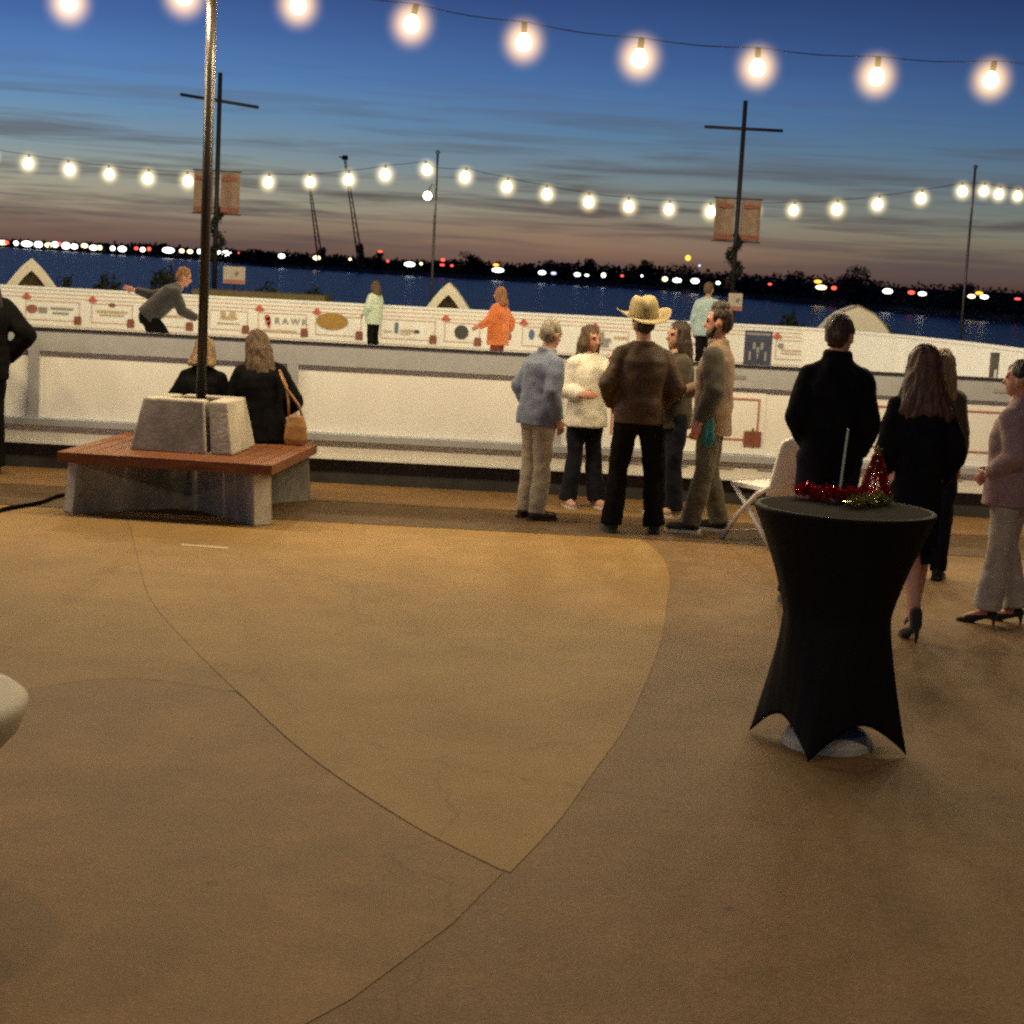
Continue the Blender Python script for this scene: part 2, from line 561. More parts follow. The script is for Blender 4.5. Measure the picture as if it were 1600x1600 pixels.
        if s.get('collar'):
            lathe_pts = [(0, -.012, 1.455, .090, .084), (0, -.006, 1.49, .088, .086), (0, 0, 1.455 + s['collar'], .082, .084)]
            loft(bm, lathe_pts, M4=T)
        blob('coat' if hem < .75 else s.get('topname', 'jacket'), bm, M[top], root, voxel * 1.35, 4, s.get('fold', .011), (5, 5, 8), seed + 3, k)
    # ---- shoes
    sh = s.get('shoe', 'black')
    for sd, sg in (('L', -1), ('R', 1)):
        an = J['an' + sd]
        fd = Matrix.Rotation(R(s.get('toe' + sd, -sg * 8)), 4, 'Z')
        bm = bmesh.new()
        X = Matrix.Translation((an.x, an.y, 0)) @ fd
        z0 = an.z - .085
        if s.get('heels'):
            z0 = 0
            P = lambda y, z, rx, rz: sph(bm, X @ Vector((0, y, z)), 1, (rx, .05, rz), 12, X.to_3x3().to_4x4())
            P(-.02, an.z - .045, .034, .032)
            cap(bm, X @ Vector((0, -.02, an.z - .05)), .030, X @ Vector((0, .12, .026)), .032)
            cap(bm, X @ Vector((0, .10, .026)), .034, X @ Vector((0, .19, .012)), .010)
            rod(bm, X @ Vector((0, -.045, an.z - .05)), X @ Vector((0, -.048, .0)), .018, .009)
            if s.get('strap'):
                cap(bm, X @ Vector((0, -.03, an.z - .04)), .036, X @ Vector((0, -.015, an.z + .03)), .040)
            blob('shoe', bm, M[sh], root, .007, 1, scale=k)
        else:
            cap(bm, X @ Vector((0, -.03, z0 + .055)), .046, X @ Vector((0, .06, z0 + .052)), .046)
            cap(bm, X @ Vector((0, .06, z0 + .050)), .046, X @ Vector((0, .155, z0 + .042)), .038)
            cap(bm, X @ Vector((0, -.01, z0 + .06)), .047, X @ Vector((0, -.005, z0 + s.get('boot', .10))), .045)
            so = blob('shoe', bm, M[sh], root, .010, 2, scale=k)
            bm = bmesh.new()
            rs = []
            for zz in (0.0, .028):
                ring = []
                for (y, w) in ((-.085, .02), (-.06, .043), (.02, .044), (.10, .052), (.17, .042), (.20, .018)):
                    ring.append(Vector((w, y, z0 + zz)))
                for (y, w) in ((.20, .018), (.17, .042), (.10, .052), (.02, .044), (-.06, .043), (-.085, .02)):
                    ring.append(Vector((-w, y, z0 + zz)))
                rs.append([(X @ p) * k for p in ring])
            hexa(bm, rs[0], rs[1])
            obj('sole', bm, M[s.get('sole', sh)], so)
    # ---- hair
    hc = s.get('hair')
    if hc:
        bm = bmesh.new()
        st = s.get('style', 'short')
        if st == 'short':
            sph(bm, Hm @ Vector((0, -.016, 1.672)), 1, (.082, .092, .090), 20, rot)
            sph(bm, Hm @ Vector((0, -.050, 1.63)), 1, (.076, .066, .085), 16, rot)
            for sg in (-1, 1):
                sph(bm, Hm @ Vector((sg * .062, .01, 1.66)), 1, (.022, .04, .05), 10, rot)
        elif st == 'bun':
            sph(bm, Hm @ Vector((0, -.014, 1.668)), 1, (.084, .096, .092), 20, rot)
            sph(bm, Hm @ Vector((0, -.055, 1.615)), 1, (.07, .055, .07), 16, rot)
            sph(bm, Hm @ Vector((0, -.115, 1.66)), 1, (.05, .045, .05), 14, rot)
        else:
            ln = s.get('hairlen', .25)
            sph(bm, Hm @ Vector((0, -.016, 1.668)), 1, (.088, .098, .094), 20, rot)
            for i in range(15):
                a = R(-115 + 16.4 * i)
                x, y = math.sin(a) * .078, -math.cos(a) * .085 - .012
                p0 = Hm @ Vector((x * .8, y * .8, 1.68))
                p1 = Hm @ Vector((x * 1.12, y * 1.08, 1.56))
                w = ln * random.uniform(.86, 1.06)
                p2 = T @ Vector((x * random.uniform(1.1, 1.5) * s.get('spread', 1), -.045 + y * 1.0, 1.55 - w))
                cap(bm, p0, .030, p1, .030, 8)
                cap(bm, p1, .030, p2, .020, 8)
        if s.get('tuft'):
            sph(bm, Hm @ Vector((0, -.01, 1.74)), 1, (.06, .075, .055), 14, rot)
        blob('hair', bm, M[hc], root, .009, 2, .012, (34, 34, 7), seed + 5, k)
    if s.get('beard'):
        bm = bmesh.new()
        sph(bm, Hm @ Vector((0, .046, 1.535)), 1, (.052, .048, .045), 14, rot)
        for sg in (-1, 1):
            cap(bm, Hm @ Vector((sg * .064, .012, 1.60)), .016, Hm @ Vector((sg * .045, .045, 1.54)), .026, 8)
        blob('beard', bm, M[s['beard']], root, .008, 2, .006, (40, 40, 20), seed, k)
    if s.get('hat'):
        bm = bmesh.new()
        X = Hm @ Matrix.Translation((0, -.01, 1.70)) @ Matrix.Rotation(R(s.get('hattilt', 15)), 4, 'X')
        prof = [(.120, .0), (.115, .055), (.104, .105), (.082, .138), (.03, .130)]
        seg = 40
        rings = []
        for (r, z) in [(.215, -.004), (.20, -.006), (.16, -.010), (.120, -.012)] + prof:
            ring = []
            for i in range(seg):
                a = 2 * math.pi * i / seg
                c, sn = math.cos(a), math.sin(a)
                lift = 0
                if r > .13:
                    t = (r - .12) / .095
                    lift = t ** 1.6 * (.050 * abs(c) ** 3 - .020 * abs(sn) ** 2)
                zz = z + lift
                if r < .105:
                    zz -= .022 * math.exp(-(c / .35) ** 2) * (1 if r < .09 else .5)
                ring.append(bm.verts.new((X @ Vector((r * c * .96, r * sn * 1.12, zz))) * k))
            rings.append(ring)
        for a, b in zip(rings, rings[1:]):
            for i in range(seg):
                bm.faces.new((a[i], a[(i + 1) % seg], b[(i + 1) % seg], b[i]))
        bm.faces.new(rings[-1])
        bmesh.ops.recalc_face_normals(bm, faces=bm.faces[:])
        h = obj('hat', bm, M[s['hat']], root, True)
        so = h.modifiers.new('thick', 'SOLIDIFY'); so.thickness = .006
        bm = bmesh.new()
        loft(bm, [(0, 0, -.012, .121 * .96, .121 * 1.12), (0, 0, .026, .118 * .96, .118 * 1.12)], power=2.0, M4=Matrix.Scale(k, 4) @ X)
        obj('hat_band', bm, M['hatband'], h, True)
    return root, J, T, Hm, k


M['hatband'] = mat('dark hat band', (0.10, 0.07, 0.035), 0.7)
M['strawhat'] = mat('straw hat', (0.36, 0.29, 0.14), 0.8, var=0.2, scale=30, bump=.3, bscale=90)
M['c_blue'] = cloth('faded blue cloth', (0.17, 0.205, 0.29))
M['c_khaki'] = cloth('khaki cloth', (0.42, 0.355, 0.25))
M['c_cream'] = cloth('cream knit', (0.76, 0.72, 0.61))
M['c_jeans'] = cloth('dark denim', (0.013, 0.014, 0.022), .25, .85, .05)
M['c_brown'] = cloth('brown leather', (0.066, 0.037, 0.018), .4, .55, .0)
M['c_black'] = cloth('black cotton', (0.008, 0.0072, 0.007), .25, .9, .0)
M['c_coat'] = cloth('black wool', (0.007, 0.0068, 0.0075), .35, .9, .0)
M['c_darkbrown'] = cloth('dark brown wool', (0.055, 0.042, 0.026))
M['c_tan'] = cloth('tan cotton', (0.24, 0.155, 0.095))
M['c_sleeve'] = cloth('dark olive sleeve', (0.065, 0.055, 0.038))
M['c_olive'] = cloth('olive cotton', (0.115, 0.100, 0.058))
M['c_teal'] = cloth('teal cloth', (0.02, 0.155, 0.155))
M['c_mauve'] = cloth('mauve knit', (0.33, 0.215, 0.20))
M['c_pale'] = cloth('pale grey cloth', (0.44, 0.39, 0.31))
M['c_mint'] = cloth('pale mint fleece', (0.55, 0.66, 0.52))
M['c_orange'] = cloth('orange fleece', (0.72, 0.20, 0.06))
M['c_maroon'] = cloth('maroon cloth', (0.22, 0.05, 0.04))
M['c_grey'] = cloth('grey cloth', (0.24, 0.23, 0.21))
M['c_ltblue'] = cloth('light blue cloth', (0.34, 0.45, 0.46))
M['c_navy'] = cloth('navy cloth', (0.013, 0.013, 0.028), .2, .9, .0)
for n_ in ('c_coat', 'c_black', 'c_navy', 'c_jeans'):
    M[n_].node_tree.nodes['Principled BSDF'].inputs['Specular IOR Level'].default_value = .06
M['c_darkgrey'] = cloth('dark grey cloth', (0.050, 0.048, 0.045))
M['h_grey'] = hair('grey hair', (0.30, 0.26, 0.19))
M['h_blond'] = hair('blond hair', (0.25, 0.16, 0.07))
M['h_lightbrown'] = hair('light brown hair', (0.095, 0.053, 0.023))
M['h_auburn'] = hair('auburn hair', (0.070, 0.026, 0.011))
M['h_brown'] = hair('brown hair', (0.034, 0.019, 0.010))
M['h_dark'] = hair('dark hair', (0.010, 0.007, 0.005))
M['h_ginger'] = hair('ginger hair', (0.30, 0.13, 0.05))
M['shoebrown'] = mat('brown shoe', (0.035, 0.024, 0.016), 0.45)
M['shoepink'] = mat('pink shoe', (0.50, 0.30, 0.25), 0.6)
M['solewhite'] = mat('white sole', (0.62, 0.58, 0.50), 0.6)
M['shoetan'] = mat('yellow tan shoe', (0.40, 0.28, 0.14), 0.6)
M['bagtan'] = mat('tan leather', (0.36, 0.18, 0.06), 0.45, var=.2)
M['skate'] = mat('grey skate', (0.40, 0.38, 0.35), 0.5)

G1 = 'people standing by the rink'
G2 = 'skaters on the ice'
ICE = .42

# group talking near the wall
person('grey haired man in faded blue jacket and khaki trousers, left of the talking group', (.17, 14.22, 0), -58, 1.66, G1,
       dict(top='c_blue', low='c_khaki', hair='h_grey', style='short', shoe='shoebrown', th=.034, lean=7, w=1.03, hem=.82, flare=.078,
            elR=(.235, -.05, 1.13), wrR=(.20, .09, .90), elL=(-.245, -.08, 1.14), wrL=(-.20, .04, .92), head=(12, 6, 0), collar=.05))
person('woman in cream white jacket and dark jeans facing us with one hand raised', (.60, 15.15, 0), 205, 1.60, G1,
       dict(fem=True, top='c_cream', low='c_jeans', hair='h_lightbrown', style='long', hairlen=.12, shoe='shoepink', sole='solewhite', skin='skinrosy', th=.042, hem=.78, hemr=1.20, fold=.009, flare=.09,
            elL=(-.24, .03, 1.16), wrL=(-.13, .25, 1.36), hdL=(.2, .2, 1), hnL=(1, -.2, 0), elR=(.235, -.02, 1.13), wrR=(.16, .20, 1.09), hdR=(-.5, .8, .1), head=(18, 4, 0),
            anR=(.15, .02, .085), anL=(-.12, .10, .085)))
person('man in straw cowboy hat, brown leather jacket and black trousers seen from behind', (.97, 13.75, 0), 8, 1.80, G1,
       dict(top='c_brown', low='c_black', hair='h_brown', style='short', hat='strawhat', th=.034, w=.98, hem=.86, flare=.086, fold=.013,
            anL=(-.17, -.02, .085), anR=(.17, -.02, .085), knL=(-.135, .015, .5), knR=(.135, .015, .5),
            elL=(-.265, -.05, 1.15), wrL=(-.19, .16, .99), elR=(.275, -.05, 1.15), wrR=(.19, .16, .99), collar=.045, head=(6, 6, -3)))
person('long haired woman in dark brown coat half hidden behind the cowboy hat', (1.34, 14.85, 0), 112, 1.68, G1,
       dict(fem=True, top='c_darkbrown', low='c_jeans', hair='h_brown', style='long', hairlen=.22, shoe='shoetan', sole='solewhite', th=.035, hem=.80, flare=.085,
            elL=(-.2, .06, 1.14), wrL=(-.12, .26, 1.08), elR=(.22, .02, 1.13), wrR=(.15, .22, 1.06)))
bp, bJ, bT, bH, bk = person('bearded man in tan top with dark sleeves and olive trousers, in profile', (1.58, 13.98, 0), 76, 1.84, G1,
       dict(top='c_tan', low='c_olive', hair='h_brown', style='short', tuft=True, beard='h_brown', shoe='black', sole='solewhite', th=.026, w=1.02, hem=.76, flare=.082, fold=.010, skin='skinrosy',
            elL=(-.235, -.04, 1.12), wrL=(-.225, .06, .87), elR=(.24, .06, 1.14), wrR=(.19, .28, 1.05), anL=(-.11, .10, .085), anR=(.11, -.09, .085), collar=.05))
# his near sleeve is a darker olive than the top
bm = bmesh.new()
a, b, c = bJ['shL'], bJ['elL'], bJ['wrL']
cap(bm, bT @ Vector((-.10, 0, 1.36)), .088, a, .086)
cap(bm, a, .088, b, .084); cap(bm, b, .084, b.lerp(c, .6), .074); rod(bm, b.lerp(c, .6), b.lerp(c, 1.0), .074, .060, 14)
blob('sleeve', bm, M['c_sleeve'], bp, .012, 3, .013, (7, 7, 6), 4, bk)
# teal cloth hanging at his pocket
bm = bmesh.new()
loft(bm, [(0, 0, -.26, .030, .012), (0, 0, -.20, .055, .02), (0, 0, -.08, .050, .022), (0, 0, 0, .028, .016)])
tc_ = blob('towel', bm, M['c_teal'], None, .007, 2, .012, (14, 14, 5), 2)
tc_.location = (1.53, 13.76, .99)
tc_.rotation_euler = (0, 0, R(10))
tag(tc_, 'teal cloth hanging beside the thigh of the bearded man', 'cloth')

# pair in black by the table, and their neighbours
person('broad man in black coat with raised collar standing behind the cocktail table', (2.0, 10.95, 0), -6, 1.875, G1,
       dict(top='c_coat', low='c_navy', hair='h_brown', style='short', th=.036, w=.90, hem=.80, hemr=.84, flare=.080, collar=.085,
            elL=(-.215, -.07, 1.15), wrL=(-.14, .10, .97), elR=(.205, -.03, 1.12), wrR=(.175, .08, .92), head=(-24, 4, 0), skin='skinrosy',
            anL=(-.17, 0, .085), anR=(.15, 0, .085)))
person('woman in black knee length coat with brown hair, bare legs and black heels', (2.36, 10.12, 0), 4, 1.74, G1,
       dict(fem=True, top='c_coat', hair='h_auburn', style='long', hairlen=.22, spread=1.5, shoe='black', heels=True, strap=True, th=.030, w=.88, hem=.56, hemr=.90,
            elL=(-.20, -.04, 1.12), wrL=(-.14, .14, .95), elR=(.215, -.05, 1.12), wrR=(.17, .10, .92), head=(6, 5, 0),
            anL=(.03, -.12, .145), knL=(.03, .04, .50), anR=(.12, .20, .145), knR=(.12, .13, .52), hipL=(-.08, 0, .9), hipR=(.08, 0, .9), skin='skinrosy'))
person('blond person in dark coat mostly hidden behind the long haired woman in black', (2.99, 12.3, 0), -12, 1.65, G1,
       dict(fem=True, top='c_darkbrown', low='c_jeans', hair='h_blond', style='long', hairlen=.16, th=.03, w=.88, hem=.78, shoe='black'), voxel=.011)
person('woman in mauve knit top and wide pale trousers with pinned up dark hair', (3.10, 10.72, 0), 62, 1.66, G1,
       dict(fem=True, top='c_mauve', low='c_pale', hair='h_dark', style='bun', shoe='black', heels=True, th=.042, w=1.08, hem=.80, hemr=1.05, flare=.098, skin='skinrosy', fold=.012,
            elL=(-.23, -.06, 1.13), wrL=(-.13, .12, 1.0), elR=(.22, -.04, 1.12), wrR=(.12, .14, 1.0), anL=(-.09, .06, .125), anR=(.09, -.08, .125)))
# left edge
person('tall dark haired person in black coat at the left end of the wall', (-4.72, 15.22, 0), 28, 1.88, G1,
       dict(top='c_coat', low='c_black', hair='h_dark', style='long', hairlen=.2, spread=1.3, th=.045, w=.98, hem=.78, flare=.085, collar=.06,
            elR=(.32, -.14, 1.16), wrR=(.20, .02, .95), elL=(-.25, .1, 1.2), wrL=(-.1, .35, 1.25), skin='skinrosy'))

# seated on the bench
SEAT = dict(pelvis=(0, 0, .62), hipL=(-.09, .02, .58), hipR=(.09, .02, .58), knL=(-.11, .44, .53), knR=(.11, .44, .53), anL=(-.11, .42, .085), anR=(.11, .46, .085))
person('blond person in black top seated on the bench behind the pole', (-2.70, 14.72, 0), -4, 1.62, 'people seated on the bench',
       dict(SEAT, fem=True, top='c_coat', low='c_jeans', hair='h_blond', style='long', hairlen=.05, th=.04, w=1.0, hem=.80, lean=4,
            elR=(.27, .0, 1.14), wrR=(.18, .20, 1.0), elL=(-.27, .0, 1.14), wrL=(-.18, .20, 1.0), head=(-10, 8, 0)))
person('long haired person in black coat seated on the bench beside a tan bag', (-2.15, 14.66, 0), 14, 1.74, 'people seated on the bench',
       dict(SEAT, fem=True, top='c_coat', low='c_jeans', hair='h_lightbrown', style='long', hairlen=.26, spread=1.25, th=.05, w=1.02, hem=.78, hemr=1.15, lean=8, side=-5,
            elR=(.27, .03, 1.13), wrR=(.17, .25, 1.03), elL=(-.25, .06, 1.13), wrL=(-.15, .27, 1.03), head=(14, 10, 0)))

# skaters
person('skater in dark grey top leaning far forward with one arm trailing behind', (at(240, 445, 22).x, 22, ICE), -72, 1.66, G2,
       dict(top='c_darkgrey', low='c_black', hair='h_ginger', style='short', shoe='skate', lean=46, th=.035, hem=.86, pelvis=(0, -.05, .86), skin='skinrosy', boot=.20,
            elR=(.24, .22, 1.27), wrR=(.22, .44, 1.36), elL=(-.27, -.13, 1.15), wrL=(-.30, -.34, 1.02),
            hipL=(-.09, -.05, .82), hipR=(.09, -.05, .82), knR=(.11, .22, .50), anR=(.11, .10, .085), knL=(-.11, .10, .44), anL=(-.12, -.22, .085), head=(0, -30, 0)), voxel=.012)
person('child skater in pale mint jacket and black leggings near the far boards', (at(588, 445, 30).x, 29.8, ICE), 60, 1.30, G2,
       dict(fem=True, top='c_mint', low='c_black', hair='h_lightbrown', style='long', hairlen=.10, shoe='skate', boot=.25, th=.05, hem=.76, flare=.06, w=1.1,
            elL=(-.23, 0, 1.14), wrL=(-.2, .16, .98), elR=(.23, 0, 1.14), wrR=(.2, .16, .98)), voxel=.012)
person('ginger haired skater in orange top and maroon trousers', (at(782, 450, 24).x, 24, ICE), 70, 1.37, G2,
       dict(fem=True, top='c_orange', low='c_maroon', hair='h_ginger', style='long', hairlen=.10, spread=1.4, shoe='skate', boot=.2, th=.055, w=1.3, hem=.74, skin='skinrosy',
            elL=(-.3, .06, 1.16), wrL=(-.3, .26, 1.05), elR=(.3, -.1, 1.16), wrR=(.32, -.1, .96)), voxel=.012)
person('skater in light blue top seen past the bearded head', (at(1108, 445, 28).x, 28, ICE), -20, 1.58, G2,
       dict(fem=True, top='c_ltblue', low='c_black', hair='h_lightbrown', style='short', shoe='skate', boot=.2, th=.04, w=1.1, hem=.8), voxel=.012)
# ------------------------------------------------------------------ ground and paving
def sheet(name, pts, z, ma, kind='structure'):
    bm = bmesh.new()
    bm.faces.new([bm.verts.new((x, y, z)) for x, y in pts])
    bm.normal_update()
    bm.faces.ensure_lookup_table()
    if bm.faces[0].normal.z < 0:
        bmesh.ops.reverse_faces(bm, faces=bm.faces[:])
    bmesh.ops.triangulate(bm, faces=bm.faces[:])
    o = obj(name, bm, ma)
    return tag(o, kind=kind)


sheet('plaza_ground', [(-60, -40), (60, -40), (60, 37.5), (-60, 37.5)], 0, M['ground'])


def smooth_line(pts, n=10):
    """Catmull-Rom curve through the points"""
    P = [Vector(p) for p in pts]
    P = [P[0] * 2 - P[1]] + P + [P[-1] * 2 - P[-2]]
    out = []
    for i in range(1, len(P) - 2):
        for k in range(n):
            t = k / n
            a_, b_, c_, d_ = P[i - 1:i + 3]
            q = .5 * ((2 * b_) + (c_ - a_) * t + (2 * a_ - 5 * b_ + 4 * c_ - d_) * t * t + (3 * b_ - a_ - 3 * c_ + d_) * t ** 3)
            out.append((q.x, q.y))
    return out + [tuple(P[-2])]


arc = smooth_line([(.06, 5.70), (.24, 6.30), (.41, 7.02), (.57, 7.70), (.71, 8.50), (.88, 9.60), (1.02, 10.86), (1.10, 11.6), (1.13, 12.35), (1.10, 12.95), (1.02, 13.43)])
edge = smooth_line([(-3.05, 13.43), (-2.82, 12.65), (-2.5, 11.46), (-2.12, 10.08), (-1.70, 9.0), (-1.26, 7.99), (-.8, 6.99), (-.32, 6.17), (.04, 5.70)])
sheet('smooth_pavement', arc + edge[:-1], .0025, M['slab'])
side = [p for p in edge if p[1] > 7.95]
low_ = smooth_line([(-1.30, 7.98), (-1.70, 8.12), (-2.0, 8.02), (-2.35, 7.62), (-2.9, 7.1), (-3.8, 6.5), (-6, 5.8), (-14, 5.0)])
sheet('side_pavement', [(x - .004, y) for x, y in side] + low_ + [(-14, 13.43)], .002, M['slabside'])
sheet('low_pavement', [(x - .004, y) for x, y in edge if y < 7.97] + [(-.12, 5.2), (-.38, 4.6), (-.75, 4.0), (-1.4, 3.2), (-14, 3.0)] + [(x, y - .004) for x, y in low_[::-1]], .002, M['slablow'])
sheet('shadow_band', [(-14, 13.44), (14, 13.44), (14, 14.62), (-14, 14.62)], .004, M['band'])  # shade on the paving, laid as a darker sheet
sheet('wall_side_pavement', [(-14, 14.64), (14, 14.64), (14, 15.9), (-14, 15.9)], .004, M['ground'])


def strip(bm, pts, w, z):
    for (a, b) in zip(pts, pts[1:]):
        a, b = Vector((*a, z)), Vector((*b, z))
        n = (b - a).cross(Vector((0, 0, 1))).normalized() * w / 2
        bm.faces.new([bm.verts.new(p) for p in (a - n, b - n, b + n, a + n)])


bm = bmesh.new()
strip(bm, [p for p in edge if p[1] < 8.0], .003, .0045)
strip(bm, [(-6, 14.63), (6, 14.63)], .014, .0085)
tag(obj('pavement_joints', bm, M['joint']), kind='structure')
# small pale chalk streak on the slab
bm = bmesh.new()
strip(bm, [(-2.32, 12.02), (-1.98, 11.98)], .06, .0045)
tag(obj('paving_mark', bm, mat('pale mark', (.62, .50, .34), .9)), kind='structure')

# ------------------------------------------------------------------ rink boards
# near boards: framed white panels on a dark skirting
near = empty('rink_wall', (0, 15.85, 0))
tag(near, 'near white rink wall of framed panels on a dark skirting, behind the standing people', 'rink wall')
runs = [(-16.64, -14.2), (-14.2, -11.76), (-11.76, -9.32), (-9.32, -6.88), (-6.88, -4.44), (-4.44, -2.07), (-2.07, .36), (.36, 2.78), (2.78, 5.2), (5.2, 7.64)]
for x0, x1 in runs:
    bm = bmesh.new(); box(bm, x0 + .004, x1 - .004, 0, .03, .47, 1.08)
    obj('panel', bm, M['board'], near, bevel=.004)
for x0 in [r[0] for r in runs] + [runs[-1][1]]:
    bm = bmesh.new(); box(bm, x0 - .05, x0 + .05, -.045, -.003, .26, 1.082)
    obj('post', bm, M['alu'], near, bevel=.006)
bm = bmesh.new(); box(bm, -16.64, 7.64, -.04, .05, 1.085, 1.275)
obj('top_rail', bm, M['alu'], near, bevel=.012)
bm = bmesh.new(); box(bm, -16.64, 7.64, -.055, .08, 1.278, 1.295)
obj('cap_rail', bm, M['dark'], near, bevel=.004)
bm = bmesh.new(); box(bm, -16.64, 7.64, -.085, .03, .405, .465)
obj('ledge', bm, M['alu'], near, bevel=.012)
bm = bmesh.new(); box(bm, -16.64, 7.64, -.05, .03, .265, .402)
obj('lower_beam', bm, M['board_low'], near, bevel=.006)
bm = bmesh.new(); box(bm, -16.64, 7.64, -.09, .03, .235, .262)
obj('lower_lip', bm, M['board'], near, bevel=.006)
bm = bmesh.new(); box(bm, -16.64, 7.64, -.02, .10, 0.0, .233)
obj('skirting', bm, M['kick'], near)


def plate(bm, x0, x1, z0, z1, y, t=.004):
    box(bm, x0, x1, y - t, y, z0, z1)


def ornament(bm, x, z, r, y):
    """bell shaped bauble outline with a small knob, as printed"""
    pts = [(-1, -.15), (-.75, -.45), (0, -.62), (.8, -.42), (1.05, -.1), (.55, .2), (.2, .75), (-.2, .8), (-.55, .25)]
    f = [Vector((x + a * r, y, z + b * r)) for a, b in pts]
    g = [p + Vector((0, -.004, 0)) for p in f]
    hexa(bm, f, g)


def frame_lines(bm, x0, x1, z0, z1, w, y):
    plate(bm, x0, x1, z1 - w, z1, y); plate(bm, x0, x1, z0, z0 + w, y)
    plate(bm, x0, x0 + w, z0 + w, z1 - w, y); plate(bm, x1 - w, x1, z0 + w, z1 - w, y)


# advertisement sheets on the right half of the near boards (y measured from the wall's own origin)
def near_ad(x0, x1, z0, z1):
    bm = bmesh.new(); plate(bm, x0 - .05, x1 + .05, .475, 1.06, -.004, .002)
    ad = obj('banner', bm, M['board'], near)
    bm = bmesh.new(); frame_lines(bm, x0, x1, z0, z1, .018, -.007)
    obj('printed_frame', bm, M['redline'], ad)
    bm = bmesh.new(); ornament(bm, x0 + .02, z1 + .0, .07, -.012)
    obj('printed_bauble', bm, M['red'], ad)
    bm = bmesh.new(); plate(bm, x1 - .13, x1 + .03, z0 - .05, z0 + .09, -.012); plate(bm, x1 - .06, x1 - .04, z0 - .05, z0 + .12, -.017)
    obj('printed_gift', bm, M['gift'], ad)
    return ad


for x0, x1 in ((.86, 2.22), (3.22, 4.6), (5.4, 6.9)):
    near_ad(x0, x1, .60, .99)
# small printed strips along the ledge and top rail on that half
bm = bmesh.new()
for i in range(16):
    x = .55 + i * .42
    plate(bm, x, x + .20, .335, .355, -.052)
    if i % 2:
        plate(bm, x, x + .26, 1.165, 1.20, -.042)
obj('printed_strip', bm, M['greyprint'], near)

# far boards: curved run with printed advertisements
far = empty('rink_wall', (0, 0, 0))
tag(far, 'far white rink wall covered in printed advertisements, in front of the lake', 'rink wall')
path = [(-10.9, 24.0), (-10.75, 28.0), (-10.3, 30.0), (-9.55, 31.0), (5.0, 31.0), (5.75, 30.6), (6.45, 29.2), (7.0, 27.2), (7.35, 24.8), (7.5, 22.0), (7.5, 16.1)]


def wallrun(name, pts, off0, off1, z0, z1, ma):
    bm = bmesh.new()
    rs = []
    n = len(pts)
    for i, p in enumerate(pts):
        a, b = Vector(pts[max(i - 1, 0)]), Vector(pts[min(i + 1, n - 1)])
        d = (b - a).normalized()
        nn = Vector((-d.y, d.x))
        q = Vector(p)
        rs.append([bm.verts.new((*(q + nn * o), z)) for o, z in ((off0, z0), (off0, z1), (off1, z1), (off1, z0))])
    for a, b in zip(rs, rs[1:]):
        for k in range(4):
            bm.faces.new((a[k], a[(k + 1) % 4], b[(k + 1) % 4], b[k]))
    bm.faces.new(rs[0][::-1]); bm.faces.new(rs[-1])
    bmesh.ops.recalc_face_normals(bm, faces=bm.faces[:])
    return obj(name, bm, ma, far)


wallrun('board', path, 0, .05, .45, 1.25, M['board'])
wallrun('cap_rail', path, -.02, .09, 1.252, 1.295, M['board'])
wallrun('skirting', path, -.0, .07, .0, .448, M['board_low'])
bm = bmesh.new()
for i in range(2):
    plate(bm, -9.5, 5.0, 1.17 - i * .07, 1.182 - i * .07, 30.997)
plate(bm, -9.5, 5.0, .60, .612, 30.997)
obj('printed_line', bm, M['paleline'], far)
YF = 30.994


def ad(px0, px1, shapes, bauble=True, gift=True, zt=1.05, zb=.70):
    x0, x1 = at(px0, 480, 31).x, at(px1, 480, 31).x
    bm = bmesh.new(); frame_lines(bm, x0, x1, zb, zt, .014, YF)
    a = obj('printed_frame', bm, M['paleline'], far)
    if bauble:
        bm = bmesh.new(); ornament(bm, x0 + .02, zt + .06, .085, YF - .005)
        obj('printed_bauble', bm, M['red'], a)
    if gift:
        bm = bmesh.new(); plate(bm, x1 - .10, x1 + .03, zb - .05, zb + .07, YF - .005); plate(bm, x1 - .09, x1 + .02, zb + .072, zb + .10, YF - .005)
        obj('printed_gift', bm, M['gift'], a)
    for (nm, ma, rects) in shapes:
        bm = bmesh.new()
        for r in rects:
            if len(r) == 4:
                fx = lambda t: x0 + (x1 - x0) * t
                fz = lambda t: zb + (zt - zb) * t
                plate(bm, fx(r[0]), fx(r[1]), fz(r[2]), fz(r[3]), YF - .006)
            else:
                cx, cz, rx, rz_, _ = r
                cx = x0 + (x1 - x0) * cx; cz = zb + (zt - zb) * cz
                f = [Vector((cx + rx * math.cos(t), YF - .006, cz + rz_ * math.sin(t))) for t in [2 * math.pi * i / 28 for i in range(28)]]
                hexa(bm, f, [p + Vector((0, -.004, 0)) for p in f])
        obj(nm, bm, M[ma], a)
    return a, x0, x1, zt, zb


